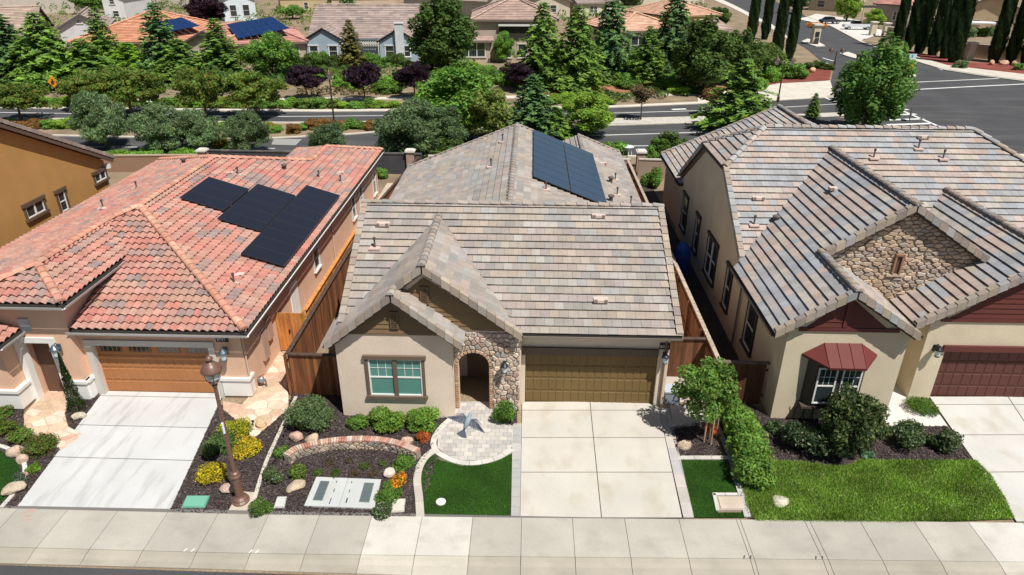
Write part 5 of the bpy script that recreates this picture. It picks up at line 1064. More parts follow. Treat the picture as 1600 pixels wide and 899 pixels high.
for k, px, py, tp, w_, c, l in T: plant(k, px, py, tp, w_, c, l)
R2 = random.Random(5)
# shrub masses: each bush counted
ORD = ['first', 'second', 'third', 'fourth', 'fifth', 'sixth', 'seventh', 'eighth', 'ninth', 'tenth', 'eleventh', 'twelfth', 'thirteenth', 'fourteenth', 'fifteenth', 'sixteenth', 'seventeenth', 'eighteenth', 'nineteenth', 'twentieth', 'twenty-first', 'twenty-second', 'twenty-third', 'twenty-fourth', 'twenty-fifth']
CN = dict(bright='bright green', mid='mid green', lime='lime green', crape='olive green', rust='rusty', dark='dark green', olive='grey-green', yel='yellow')
def zone(x): return 'left of the plum trees' if x < 455 else ('below the plum trees' if x < 690 else ('below the tan house' if x < 835 else 'near the cedars'))
def bushes(desc, group, pts, cols, ph=12, pw=26, cat='bush'):
    cnt = {}
    for x, y in sorted(pts):
        i = len(cnt); z = zone(x); cnt.setdefault(z, 0); c = R2.choice(cols); n = cnt[z]; cnt[z] += 1; lb = '%s %s %s, %s from left' % (CN[c], desc, z, ORD[min(n, 24)])
        o = plant('bush%d' % (1+int(x) % 3), x, y, y-ph*R2.uniform(.75, 1.25), pw*R2.uniform(.8, 1.25), c, lb, cat, group, zmin=.3)
def rowpts(x0, x1, y0, y1, st, j=2): 
    out = []; x = x0
    while x < x1: out.append((x, y0+(y1-y0)*(x-x0)/(x1-x0)+R2.uniform(-j, j))); x += st*R2.uniform(.8, 1.2)
    return out
bushes('low bush on the far verge', 'low bushes on the far verge', rowpts(455, 612, 168, 168, 19, 1)+rowpts(835, 960, 161, 160, 19, 2)+rowpts(20, 130, 164, 164, 20, 1)+rowpts(255, 450, 167, 168, 20, 1)+rowpts(1060, 1130, 148, 146, 18, 1), ['bright', 'mid', 'lime', 'crape'], 13, 32)
bushes('bush in the road median', 'low median bushes', rowpts(470, 605, 201, 201, 17, 2)+rowpts(10, 130, 200, 203, 17, 3)+rowpts(200, 470, 205, 207, 24, 4)+rowpts(620, 700, 200, 198, 16, 3), ['crape', 'mid', 'lime', 'rust'], 13, 30)
bushes('bush on the far slope', 'bushes on the far slope', [(x, R2.uniform(118, 146)) for x in list(range(455, 680, 17))]+[(x, R2.uniform(112, 140)) for x in range(730, 830, 13)]+[(x, R2.uniform(122, 138)) for x in range(840, 1080, 17)]+[(x, R2.uniform(118, 142)) for x in range(0, 450, 22)], ['mid', 'bright', 'crape', 'dark', 'lime'], 17, 34)
bushes('clipped hedge bush by the blue house', 'hedge in front of the blue house', rowpts(462, 640, 106, 104, 14, .5), ['dark', 'mid'], 20, 26)
bushes('bush beside the olive trees', 'yellow bushes by the olive trees', [(345, 232), (362, 236), (420, 205), (375, 226)], ['lime', 'yel'], 16, 30)
bushes('clipped bush on the street corner bed', 'corner bed bushes', [(1262, 108), (1278, 108), (1294, 109), (1246, 112)], ['dark'], 12, 22); bushes('bush beside the twin lamp', 'bright corner bushes', [(1205, 128), (1240, 122), (1186, 140), (1220, 118)], ['bright', 'mid'], 22, 36)
bushes('low bush by the boundary wall', 'low bushes by the boundary wall', [(1500, 107), (1590, 110), (1496, 55), (1512, 58), (1530, 56), (1545, 57), (1408, 60), (1440, 66), (1462, 70)], ['mid', 'olive'], 12, 20)
bushes('lush bush under the cedars', 'green bushes under the cedars', [(600, 140), (930, 130), (945, 128), (960, 133), (1000, 132), (1130, 124), (1163, 122), (985, 139), (1040, 140)], ['bright', 'mid'], 20, 34)
for k_, x_, y_, t_, w_, c_, l_ in (('bush2', 1012, 262, 238, 44, 'dark', 'dark shrub at the rear corner of the right side yard'), ('bush1', 1040, 252, 224, 40, 'dark', 'dark shrub behind the low rear wall of the cream house'), ('bush3', 1018, 292, 262, 34, 'mid', 'small shrub in the shaded right side yard rear'), ('broad2', 1046, 262, 206, 52, 'dark', 'dark tree touching the rear left eave of the cream house'), ('bush3', 650, 250, 226, 50, 'dark', 'dark shrub right of the capped pillar below the large olive tree'), ('bush1', 570, 256, 234, 40, 'mid', 'green shrub behind the dark wall beside the clay roof corner'), ('bush2', 700, 246, 214, 60, 'dark', 'dark shrub mass left of the rear grey roof peak'), ('bush1', 960, 242, 222, 44, 'mid', 'green shrub behind the right end of the rear grey roof')): plant(k_, x_, y_, t_, w_, c_, l_, 'tree' if k_[0:5] == 'broad' else 'shrub')
# tufts on the slope
mb_pts = [(x+R2.uniform(-3, 3), y+R2.uniform(-1, 1)) for y in (140, 144, 148) for x in range(470, 610, 9)]
me = foliage('ground_tufts', [s for x, y in mb_pts for s in blobset([(*G(x, y)[:2], .18, .4, .4, .22)], 22, .14, rng)]); o = bpy.data.objects.new('ground_tufts', me); COL.objects.link(o); o.color = (.12, .11, .03, 1); tag(o, 'small olive tufts dotted over the tan slope behind the back road', 'ground cover', kind='stuff')

# undergrowth that reads as one mass below the cedars
def undergrowth(label, poly, dens, hmax, cols, seed):
    g = np.random.default_rng(seed); x, y = scatter_pts(wpts(poly), dens, g); n = len(x); b = []
    hh = hmax*(.35+.65*(np.sin(x*.55+seed)*np.cos(y*.7+x*.2)*.5+.5))*g.uniform(.6, 1.1, n); sets = []
    cols = [tuple(v*1.3 for v in q) for q in cols]; k = 34; P = np.repeat(np.stack([x, y, hh*.5], 1), k, 0); d = g.normal(0, 1, (n*k, 3)); d /= np.linalg.norm(d, axis=1)[:, None]; d[:, 2] = np.abs(d[:, 2])*.9+.05
    rad = np.repeat(np.stack([g.uniform(.7, 1.2, n), g.uniform(.7, 1.2, n), hh*.6], 1), k, 0); P = P+d*rad; P[:, 2] = np.maximum(P[:, 2], .1)
    c = np.repeat(np.array(cols)[g.integers(0, len(cols), n)]*g.uniform(.7, 1.25, (n, 1)), k, 0)*g.uniform(.7, 1.3, (n*k, 1))
    o = bpy.data.objects.new('undergrowth', foliage('undergrowth', [leafquads(P, d, .24*g.uniform(.6, 1.3, n*k), c, g)])); COL.objects.link(o); tag(o, label, 'shrubbery', kind='stuff')
undergrowth('dense mixed shrubbery under the cedars at upper left', [(-60, 150), (450, 148), (450, 108), (120, 104), (-60, 100)], .42, 2.6, [(.09, .17, .04), (.06, .12, .03), (.13, .22, .04), (.05, .09, .03)], 3)
undergrowth('mixed shrubbery on the slope below the blue and tan houses', [(455, 128), (600, 126), (830, 128), (830, 108), (455, 110)], .22, 1.3, [(.12, .22, .04), (.08, .15, .03), (.16, .24, .06), (.05, .09, .03)], 4)
undergrowth('dense dark shrubbery behind the cedars right of the tan house', [(835, 132), (1190, 128), (1200, 108), (1180, 92), (835, 100)], .40, 2.4, [(.07, .14, .03), (.05, .10, .025), (.10, .19, .04)], 5)
undergrowth('green planting along the verge strip beside the far road', [(-60, 168), (450, 172), (450, 163), (-60, 161)], .7, .9, [(.12, .20, .04), (.15, .18, .04), (.09, .15, .03)], 6)
undergrowth('green planting along the right verge strip beside the far road', [(835, 164), (1060, 156), (1060, 150), (835, 155)], .7, 1.0, [(.12, .20, .04), (.06, .10, .03), (.09, .15, .03)], 7)

undergrowth('scattered garden greenery between the far houses at the top', [(370, 66), (486, 66), (700, 40), (735, 60), (960, 60), (1060, 30), (1110, 40), (1100, 12), (370, 14)], .05, 3.0, [(.12, .22, .04), (.08, .15, .03), (.16, .24, .06)], 8)
undergrowth('garden greenery around the far left houses at the top', [(-60, 80), (110, 80), (200, 60), (350, 30), (350, 8), (-60, 8)], .05, 3.4, [(.12, .22, .04), (.08, .15, .03), (.16, .24, .06)], 9)
# ================================================================ THINGS IN THE FRONT YARDS
def lampnear():
    b = Vector(G(377, 785)); r = thing('street_lamp', 'tall dark bronze street lamp with domed hood between the left driveway and centre yard', 'street lamp', tuple(b)); c = (.16, .085, .06)
    def p(m, n, mm='gloss'): o = m.build(n, K[mm]); o.parent = r; return o
    m = MB(); m.lathe((0, 0, 0), [(.26, .05), (.26, .11), (.2, .15), (.22, .19), (.15, .26), (.13, .3), (.12, .95), (.14, 1.0), (.16, 1.04), (.12, 1.1), (.12, 1.16), (.07, 1.2)], 20, c); p(m, 'base')
    m = MB(); m.lathe((0, 0, 0), [(.065, 1.2), (.05, 4.2), (.075, 4.22), (.08, 4.27), (.05, 4.3)], 14, c); p(m, 'pole')
    m = MB(); m.tube([(0, -.058, 2.65), (0, -.058, 3.02)], .035, 8, (.75, .78, .80)); p(m, 'pole_label', 'plast')
    m = MB(); m.lathe((0, 0, 0), [(.04, 4.3), (.12, 4.34), (.13, 4.38), (.1, 4.4)], 16, c); p(m, 'neck')
    m = MB(); m.lathe((0, 0, 0), [(.10, 4.4), (.17, 4.5), (.2, 4.66), (.19, 4.72)], 16, (.62, .66, .66)); p(m, 'globe', 'glass_tint')
    for k in range(6):
        a = k*math.pi/3; m = MB(); m.tube([(math.cos(a)*.12, math.sin(a)*.12, 4.38), (math.cos(a)*.2, math.sin(a)*.2, 4.5), (math.cos(a)*.235, math.sin(a)*.235, 4.72)], .012, 5, c); p(m, 'cage_rib')
    m = MB(); m.lathe((0, 0, 0), [(.275, 4.72), (.285, 4.75), (.26, 4.8), (.21, 4.9), (.14, 4.97), (.08, 5.0), (.06, 5.04), (.1, 5.08), (.11, 5.12), (.05, 5.17), (.02, 5.2)], 24, c); o = p(m, 'hood')
    o.data.polygons.foreach_set('use_smooth', [True]*len(o.data.polygons))
lampnear()
def flatbox(name, label, cat, quad, z, tint, m='plast', lid=None):
    P = wpts(quad); P = P if area2(P) > 0 else P[::-1]; r = thing(name, label, cat, (P[0][0], P[0][1], 0)); mb = MB(); mb.prism(P, 0, z, 'z', tuple(x*.75 for x in tint)); mb.build('frame', K[m], r)
    cx = sum(p[0] for p in P)/4; cy = sum(p[1] for p in P)/4; mb = MB(); mb.prism([(cx+(x-cx)*.88, cy+(y-cy)*.85) for x, y in P], z+.001, z+.02, 'z', tint); mb.build('lid', K[m], r); return r
flatbox('utility_box', 'flat pale green utility lid in the bark beside the left driveway', 'utility lid', [(293, 778), (329, 778), (321, 797), (284, 797)], .09, (.16, .42, .30))
flatbox('utility_box', 'small white utility lid left of the vault, near the pavement', 'utility lid', [(434, 779), (449, 779), (445, 797), (428, 797)], .08, (.55, .55, .52)); flatbox('utility_box', 'small cream utility lid right of the vault, near the pavement', 'utility lid', [(614, 783), (634, 782), (632, 803), (611, 804)], .08, (.58, .55, .49))
flatbox('utility_box', 'pinkish concrete utility pad set in the small right turf', 'utility lid', [(1118, 778), (1160, 778), (1166, 800), (1124, 800)], .07, (.55, .46, .38), 'conc')
ribbon('edging_paver', wpts([(1115, 774), (1121, 801)]), .1, .085, 'paver', (.58, .55, .50), .08, er, .5); ribbon('edging_paver', wpts([(1113, 775), (1152, 775)]), .1, .085, 'paver', (.58, .55, .50), .08, er, .5)
P = wpts([(495, 749), (596, 753), (585, 798.5), (476, 794)]); r = thing('utility_vault', 'wide pale concrete utility vault cover with two grey-green grates', 'vault cover', (P[0][0], P[0][1], 0))
def VQ(u, v): return tuple(Vector(P[0]).lerp(Vector(P[1]), u).lerp(Vector(P[3]).lerp(Vector(P[2]), u), v))
for u0, u1, n_, t in ((0, .49, 'cover_slab', (.50, .52, .51)), (.495, 1, 'cover_slab', (.49, .51, .50))):
    m = MB(); m.prism([VQ(u0, 1), VQ(u1, 1), VQ(u1, 0), VQ(u0, 0)], 0, .10, 'z', t); m.build(n_, K['conc'], r)
for u0, u1 in ((.09, .23), (.76, .91)):
    m = MB(); m.prism([VQ(u0, .82), VQ(u1, .82), VQ(u1, .15), VQ(u0, .15)], .101, .112, 'z', (.30, .36, .36)); g = m.build('grate', K['metal'], r)
    for k in range(14):
        v = .17+k*.046; m = MB(); m.prism([VQ(u0+.01, v+.02), VQ(u1-.01, v+.02), VQ(u1-.01, v), VQ(u0+.01, v)], .113, .122, 'z', (.20, .25, .25)); m.build('grate_bar', K['metal'], g)
for u, v, a, b_ in ((.33, .12, .012, .07), (.56, .12, .012, .06), (.34, .72, .012, .2), (.57, .7, .018, .16), (.34, .4, .012, .12), (.57, .4, .01, .12)):
    m = MB(); m.prism([VQ(u, v+b_), VQ(u+a, v+b_), VQ(u+a, v), VQ(u, v)], .101, .106, 'z', (.10, .10, .10)); m.build('lifting_slot', K['metal'], r)
# curved brick and stone retaining wall
arc = smooth(wpts([(449, 726), (463, 716), (488, 708), (522, 702), (562, 699.5), (598, 701), (628, 708), (655, 719)]), 6); A = [Vector(p) for p in arc]
r = thing('retaining_wall', 'low curved garden wall of fieldstone capped with red bricks set on edge', 'garden wall', (A[0].x, A[0].y, 0)); Ls = [0]
for i in range(1, len(A)): Ls.append(Ls[-1]+(A[i]-A[i-1]).length)
def aat(s):
    for i in range(1, len(A)):
        if s <= Ls[i] or i == len(A)-1:
            t = (s-Ls[i-1])/(Ls[i]-Ls[i-1]); d = (A[min(i+1, len(A)-1)]-A[max(i-2, 0)]).normalized(); return A[i-1].lerp(A[i], t), Vector((-d.y, d.x))
n = 54; HW = .34
core = MB(); F1 = [aat(Ls[-1]*i/30) for i in range(31)]; core.prism([tuple(c-nn*.10) for c, nn in F1]+[tuple(c+nn*.095) for c, nn in F1][::-1], 0, HW, 'z', (.30, .25, .2)); core.build('wall_core', K['stone'], r)
for i in range(n):
    a, b_ = Ls[-1]*i/n+.006, Ls[-1]*(i+1)/n-.006; c0, n0 = aat(a); c1, n1 = aat(b_); m = MB(); br = R.uniform(.85, 1.15); t = R.choice([(.46, .24, .18), (.50, .30, .23), (.54, .40, .33), (.42, .20, .15), (.56, .46, .39)])
    m.prism([tuple(c0-n0*.145), tuple(c1-n1*.145), tuple(c1+n1*.10), tuple(c0+n0*.10)], HW+.002, HW+.075+R.uniform(-.006, .006), 'z', tuple(x*br for x in t)); m.build('brick', K['stone'], r)
def arcfr(s, t, d): c, nn = aat(s); q = c-nn*(.10+d); return (q.x, q.y, t)
stones(r, arcfr, [(.02, .02), (Ls[-1]-.02, .02), (Ls[-1]-.02, HW-.01), (.02, HW-.01)], .2, .14, [(.42, .34, .26), (.36, .30, .24), (.48, .40, .32), (.30, .26, .22), (.45, .34, .24)], random.Random(2), .05, .012)
# drain cap
c = G(689, 787); r = thing('drain_cap', 'white round cap in the dark turf beside the paver walk', 'drain cap', c); m = MB(); m.lathe((c[0], c[1], 0), [(.15, .04), (.15, .085), (.12, .1), (.02, .105)], 16, (.75, .74, .70)); m.build('ring', K['plast'], r); m = MB(); m.lathe((c[0], c[1], 0), [(.05, .1), (.045, .118), (.01, .12)], 10, (.55, .55, .52)); m.build('knob', K['plast'], r)
boulder('pale flat stone lying in the bright lawn', 1218, 786, 34, .1, (.62, .55, .46), 31)
# backflow valve near the peach house
c = G(411, 606); r = thing('backflow_valve', 'grey pipe valve assembly standing beside the peach house corner', 'valve', c); m = MB(); m.tube([(c[0]-.15, c[1], 0), (c[0]-.15, c[1], .35), (c[0]+.15, c[1], .35), (c[0]+.15, c[1], 0)], .035, 8, (.2, .22, .24)); m.build('pipe', K['metal'], r); m = MB(); m.lathe((c[0], c[1], 0), [(.1, .27), (.13, .35), (.1, .45), (.03, .5)], 12, (.35, .38, .42)); m.build('valve_body', K['metal'], r); m = MB(); m.tube([(c[0]-.1, c[1]-.1, .52), (c[0]+.1, c[1]+.1, .55)], .015, 6, (.35, .12, .06)); m.build('handle', K['metal'], r)
# hose hanger by garage
c = (5.7, .35, 0); r = thing('storage_box', 'grey plastic storage box beside the right corner of the centre garage', 'box', c); m = MB(); m.box(5.45, 6.0, .2, .7, .0, .5, (.25, .29, .33)); m.build('bin', K['plast'], r); m = MB(); m.box(5.42, 6.03, .17, .73, .503, .56, (.42, .46, .50)); m.build('lid', K['plast'], r)
# dark security camera / mailbox pads skipped; small path lights
for px, py, l in ((396, 667, 'tiny dark path light beside the ochre rock'),):
    c = G(px, py); r = thing('path_light', l, 'garden light', c); m = MB(); m.tube([(c[0], c[1], 0), (c[0], c[1], .25)], .015, 6, (.03, .03, .03)); m.build('stake', K['metal'], r); m = MB(); m.tube([(c[0], c[1], .25), (c[0]+.08, c[1]-.1, .3)], .04, 8, (.03, .03, .03)); m.build('lamp_head', K['metal'], r)
# low trellis under the bay window
c = G(1240, 662); r = thing('garden_trellis', 'brown branched metal trellis under the left of the bay window', 'trellis', c)
for k in range(6):
    x = 9.75+k*.16; m = MB(); m.tube([(x, -.66, .05), (x+.1*(-1)**k, -.66, .4), (x+.02, -.66, .78)], .014, 5, (.10, .07, .05)); m.build('rod', K['metal'], r)
# ---- fences
def fence(label, pts, H0, boards, tint, cap, group=None, wd=.14, both=True):
    P = [Vector((p[0], p[1], 0)) for p in pts]; r = thing('wood_fence', label, 'fence', tuple(P[0]), group)
    for i in range(len(P)-1):
        d = P[i+1]-P[i]; L = d.length; u = d.normalized(); ang = math.atan2(u.y, u.x); n = int(L/(wd+.006)); m = MB(); m.box(0, wd, -.012, .012, .05, H0, (1, 1, 1)); me = mesh_from('board', m.V, m.F, m.T, K['wood'])
        for k in range(n):
            t = R.uniform(.6, 1.35); inst('board', me, r, P[i]+u*(k*(wd+.006)), tuple(x*t for x in tint), (0, 0, ang))
        nx = Vector((-u.y, u.x, 0))
        for z in (.35, H0-.35):
            m = MB(); a = P[i]+nx*.04; b_ = P[i+1]+nx*.04; m.add([tuple(q+nx*s+Vector((0, 0, z+t))) for q in (a, b_) for s, t in ((-.02, 0), (.02, 0), (.02, .09), (-.02, .09))], [(0, 1, 5, 4), (1, 2, 6, 5), (2, 3, 7, 6), (3, 0, 4, 7)], tint); m.build('rail', K['wood'], r)
        m = MB(); m.add([tuple(q+nx*s+Vector((0, 0, H0+t))) for q in (P[i], P[i+1]) for s, t in ((-.08, .003), (.08, .003), (.08, .045), (-.08, .045))], [(0, 1, 5, 4), (1, 2, 6, 5), (2, 3, 7, 6), (3, 0, 4, 7), (0, 3, 2, 1), (4, 5, 6, 7)], cap); m.build('cap_rail', K['wood'], r)
        k = 0
        while k*2.4 < L:
            q = P[i]+u*(k*2.4)+nx*.1; m = MB(); m.box(q.x-.045, q.x+.045, q.y-.045, q.y+.045, 0, H0-.02, tint); m.build('post', K['wood'], r); k += 1
    return r
BW = (.22, .085, .035); DK = (.085, .055, .042)
fence('weathered brown board fence between the peach and grey roofed houses', [(-8.35, .3), (-8.4, 17.0), (-7.55, 26.5)], 1.8, 1, BW, DK); fence('short brown board fence joining the window wall to the left side fence', [(-8.30, .28), (-6.17, .24)], 1.8, 1, BW, DK)
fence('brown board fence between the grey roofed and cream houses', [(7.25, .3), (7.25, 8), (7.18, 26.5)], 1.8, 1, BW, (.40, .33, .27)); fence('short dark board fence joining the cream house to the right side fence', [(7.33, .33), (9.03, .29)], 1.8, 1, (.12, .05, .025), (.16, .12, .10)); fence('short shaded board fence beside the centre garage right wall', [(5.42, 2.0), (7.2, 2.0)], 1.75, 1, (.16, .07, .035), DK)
fence('bright orange stained board fence strip beside the peach house wall', [(-8.62, 3.4), (-8.62, 15.0)], 1.92, 1, (.55, .22, .06), (.60, .26, .08))
c = (-9.8, 3.3, 0); r = thing('wood_gate', 'orange stained wooden side gate between the peach house and the fence', 'gate', c)
for k in range(8): m = MB(); m.box(-9.82+k*.15, -9.68+k*.15, 3.28, 3.31, .08, 1.85, tuple(x*R.uniform(.85, 1.1) for x in (.55, .22, .06))); m.build('board', K['wood'], r)
for z in (.3, 1.5): m = MB(); m.box(-9.82, -8.64, 3.315, 3.36, z, z+.09, (.5, .2, .06)); m.build('rail', K['wood'], r)
m = MB(); m.box(-9.35, -9.3, 3.24, 3.28, .95, 1.1, (.03, .03, .03)); m.build('latch', K['metal'], r)
# rear boundary walls and capped pillars
def pillar(label, px, py, z=1.5, s=.45, col=(.40, .28, .22), cap=(.66, .63, .58), g=None):
    c = G(px, py, z); r = thing('wall_pillar', label, 'pillar', (c[0], c[1], 0), g); m = MB(); m.box(c[0]-s/2, c[0]+s/2, c[1]-s/2, c[1]+s/2, 0, z, col); m.build('shaft', K['stone'], r); m = MB(); e = s/2+.08; m.box(c[0]-e, c[0]+e, c[1]-e, c[1]+e, z+.002, z+.12, cap); m.box(c[0]-e+.1, c[0]+e-.1, c[1]-e+.1, c[1]+e-.1, z+.121, z+.18, cap); m.build('cap', K['conc'], r)
pillar('white capped pillar behind the fence between the two left houses', 641, 237, 1.7, .55); pillar('white capped pillar above the clay roof at its rear ridge', 316, 236, 1.7, .55); pillar('white capped pillar behind the right side fence by the back road', 1002, 238, 1.7, .6)
def wallrun(label, a, b, h, col, cap, name='boundary_wall', th=.2):
    A, B = Vector(a), Vector(b); r = thing(name, label, 'wall', (A.x, A.y, 0)); d = (B-A).normalized(); nx = Vector((-d.y, d.x)); m = MB(); m.prism([tuple(A-nx*th/2), tuple(B-nx*th/2), tuple(B+nx*th/2), tuple(A+nx*th/2)], 0, h, 'z', col); m.build('wall_panel', K['stucco'], r); m = MB(); e = th/2+.04; m.prism([tuple(A-nx*e), tuple(B-nx*e), tuple(B+nx*e), tuple(A+nx*e)], h+.002, h+.08, 'z', cap); m.build('coping', K['conc'], r)
wallrun('low dark boundary wall behind the peach house yard', (-23.5, 28.6), (-7.6, 28.3), 1.5, (.06, .06, .07), (.08, .08, .085)); wallrun('low boundary wall behind the centre house rear yard', (-7.1, 28.2), (7.6, 27.9), 1.4, (.34, .26, .2), (.5, .46, .4)); wallrun('low boundary wall behind the cream house yard', (8.2, 28), (27, 27), 1.4, (.34, .26, .2), (.5, .46, .4)); wallrun('low wall behind the ochre house corner', (-40, 27.2), (-24, 28.4), 1.2, (.30, .18, .12), (.4, .3, .22))
# patio set and ladder-like things behind the centre house
c = G(980, 245); r = thing('patio_chair', 'white patio furniture behind the rear right corner of the grey roof', 'furniture', c)
for k in range(4): m = MB(); a = k*1.6; m.tube([(c[0]+math.cos(a)*.35, c[1]+math.sin(a)*.35, 0), (c[0]+math.cos(a)*.25, c[1]+math.sin(a)*.25, .8)], .03, 6, (.75, .75, .75)); m.build('leg', K['plast'], r)
m = MB(); m.lathe((c[0], c[1], 0), [(.45, .8), (.5, .84), (.1, .86)], 14, (.8, .8, .8)); m.build('table_top', K['plast'], r)
c = (6.6, 13.5, 0); r = thing('kayak', 'blue covered object standing in the shaded side yard beside the cream house', 'cover', (8.1, 11.4, 0)); m = MB(); m.lathe((8.1, 11.2, 0), [(.42, .05), (.46, .5), (.44, 1.2), (.36, 1.6), (.2, 1.85), (.05, 1.95)], 12, (.02, .07, .30)); r.name = 'covered_object'; m.build('blue_cover', K['plast'], r); m = MB(); m.tube([(8.1, 11.2, .9), (8.1, 11.2, .94)], .47, 12, (.03, .05, .15)); m.build('strap', K['plast'], r)
# ---- bird in flight (wings half open, fanned tail)
bp = Vector(CAMP)+ray(730, 660)*8.6; r = thing('bird', 'grey-blue bird flying over the paver walk with spread wings and fanned tail', 'bird', tuple(bp))
ax = (ray(735, 648)*8.6-ray(724, 676)*8.6).normalized(); ln = ray(1, 1).cross(ray(2, 2)) if False else RT.copy(); ax = (RT*.38+UP*.92).normalized(); sx = (RT*.92-UP*.38).normalized(); up = -FW
def bf(a, b_, c_): q = bp+sx*a+ax*b_+up*c_; return (q.x, q.y, q.z)
m = MB(bf); m.tube([(0, -.10, 0), (0, -.06, .005), (0, 0, .012), (0, .05, .012), (0, .085, .01), (0, .105, .012), (0, .125, .01), (0, .15, .0)], [.012, .026, .038, .036, .022, .022, .018, .003], 10, (.30, .36, .40)); bd = m.build('body', K['plast'], r, True)
for s in (-1, 1):
    m = MB(bf)
    for k in range(9):
        f = k/8; a0 = s*(.03+.14*f); L = .075+.03*math.sin(f*3.1); dr = .03*f; ang = s*(.15+.95*f); ex, ey = math.sin(ang)*L, -math.cos(ang)*L; lead = (a0, .055+.025*math.sin(f*3.1)-.035*f, .02+.05*f)
        w_ = .016; m.add([(lead[0]-w_, lead[1], lead[2]), (lead[0]+w_, lead[1], lead[2]+.002), (lead[0]+w_+ex, lead[1]+ey-.01, lead[2]-.004), (lead[0]-w_+ex, lead[1]+ey, lead[2]-.006), (lead[0]+ex, lead[1]+ey-.02, lead[2]-.005)], [(0, 1, 2, 4, 3)], (.11+.05*(k % 2), .125+.05*(k % 2), .16+.05*(k % 2)))
    m.tube([(s*.02, .04, .015), (s*.09, .085, .04), (s*.17, .055, .07)], [.016, .010, .004], 6, (.13, .15, .19)); m.build('wing', K['plast'], r)
for k in range(7):
    a = (k-3)*.17; m = MB(bf); m.add([(-.006, -.09, .002*k), (.006, -.09, .002*k), (math.sin(a)*.115+.016, -.09-math.cos(a)*.105, .002*k), (math.sin(a)*.12, -.09-math.cos(a)*.115, .002*k), (math.sin(a)*.115-.016, -.09-math.cos(a)*.105, .002*k)], [(0, 1, 2, 3, 4)], (.09, .11, .15)); m.build('tail_feather', K['plast'], r)
m = MB(bf); m.tube([(0, .145, .004), (0, .168, -.002)], [.005, .001], 6, (.03, .03, .03)); m.build('beak', K['plast'], r)
# ================================================================ FAR HOUSES, WALLS, SIGNS, VEHICLES
SAL = [(.58, .27, .16), (.62, .31, .19), (.54, .24, .14)]; TAN = [(.40, .30, .24), (.44, .34, .27), (.36, .27, .22)]; BRN = [(.34, .26, .23), (.38, .30, .27), (.30, .24, .22)]; PNK = [(.50, .25, .20), (.54, .29, .24), (.46, .22, .18)]
def farhouse(label, quad, ze, pitch, kind, wall, pal, wins=(), depth=12, ov=.5, door=None, rise=None):
    """quad = (px,py) of the front wall's two ground corners; local frame s along the front, t depth"""
    A = Vector(G(*quad[0])); B = Vector(G(*quad[1])); W_ = (B-A).length; u = (B-A).normalized(); v = Vector((-u.y, u.x, 0)); H = thing('house', label, 'house', tuple(A))
    def f(s, t, z): q = A+u*s+v*t; return (q.x, q.y, z)
    m = MB(f); m.tint = wall; m.box(0, W_, 0, depth, 0, ze-.05); k = pitch; rf = Roof(H, pal, w=1.1, ex=.5, solo=0, th=.2, blend=.2); zo = ze-ov*k
    if kind == 'hip':
        h = min(W_, depth)/2+ov; x0, x1, y0, y1 = -ov, W_+ov, -ov, depth+ov; zr = zo+h*k
        if W_ >= depth: a, b = (x0+h, depth/2), (x1-h, depth/2)
        else: a, b = (W_/2, y0+h), (W_/2, y1-h)
        a3, b3 = f(a[0], a[1], zr), f(b[0], b[1], zr); c = [f(x0, y0, zo), f(x1, y0, zo), f(x1, y1, zo), f(x0, y1, zo)]
        if W_ >= depth: fs = [[c[0], c[1], b3, a3], [c[1], c[2], b3], [c[2], c[3], a3, b3], [c[3], c[0], a3]]
        else: fs = [[c[0], c[1], a3], [c[1], c[2], b3, a3], [c[2], c[3], b3], [c[3], c[0], a3, b3]]
        for q in fs: rf.face(q)
        ridge = [(a3, b3)]+[(c[i], [a3, b3, b3, a3][i] if W_ >= depth else [a3, a3, b3, b3][i]) for i in range(4)]
    elif kind == 'gabx':                     # ridge along the front
        zr = ze+depth/2*k; rf.face([f(-ov, -ov, zo), f(W_+ov, -ov, zo), f(W_+ov, depth/2, zr), f(-ov, depth/2, zr)]); rf.face([f(-ov, depth+ov, zo), f(W_+ov, depth+ov, zo), f(W_+ov, depth/2, zr), f(-ov, depth/2, zr)])
        m.prism([(0, ze-.05), (depth, ze-.05), (depth/2, zr-.25)], 0, W_, 'x'); ridge = [(f(-ov, depth/2, zr), f(W_+ov, depth/2, zr))]
    else:                                    # gable faces the camera
        zr = ze+W_/2*k; rf.face([f(-ov, -ov, zo), f(W_/2, -ov, zr), f(W_/2, depth, zr), f(-ov, depth, zo)]); rf.face([f(W_+ov, -ov, zo), f(W_/2, -ov, zr), f(W_/2, depth, zr), f(W_+ov, depth, zo)])
        m.prism([(0, ze-.05), (W_, ze-.05), (W_/2, zr-.25)], 0, depth, 'y'); ridge = [(f(W_/2, -ov, zr), f(W_/2, depth, zr))]
        for a_, b_ in ((f(-ov, -ov, zo-.25), f(W_/2, -ov, zr-.25)), (f(W_+ov, -ov, zo-.25), f(W_/2, -ov, zr-.25))): board(H, a_, b_, .08, .25, 'paint', (.10, .09, .09))
    m.build('wall', K['stucco'], H); rd = rf.finish()
    if kind != 'gab': board(H, f(-ov, -ov, zo-.22), f(W_+ov, -ov, zo-.22), .08, .22, 'paint', tuple(x*.45 for x in wall))
    for a_, b_ in ridge: caps(rd, Vector(a_)+Vector((0, 0, .08)), Vector(b_)+Vector((0, 0, .08)), pal, .2, 1.2)
    wf = wallframe(tuple(A), tuple(u), tuple(-v))
    for (s, z0, w_, h_, ml) in wins: window(H, wf, s*W_, s*W_+w_, z0, z0+h_, (.60, .58, .54), .1, mull=ml, head=False)
    return H, f, W_
GR = (.50, .50, .50)
farhouse('tan roofed house at the far left behind the cedars', [(-75, 92), (62, 86)], 3.0, .42, 'gabx', (.5, .46, .4), TAN, [(.2, 1, 1.6, 1.4, 2), (.75, 1, 1.5, 1.4, 2)], 16)
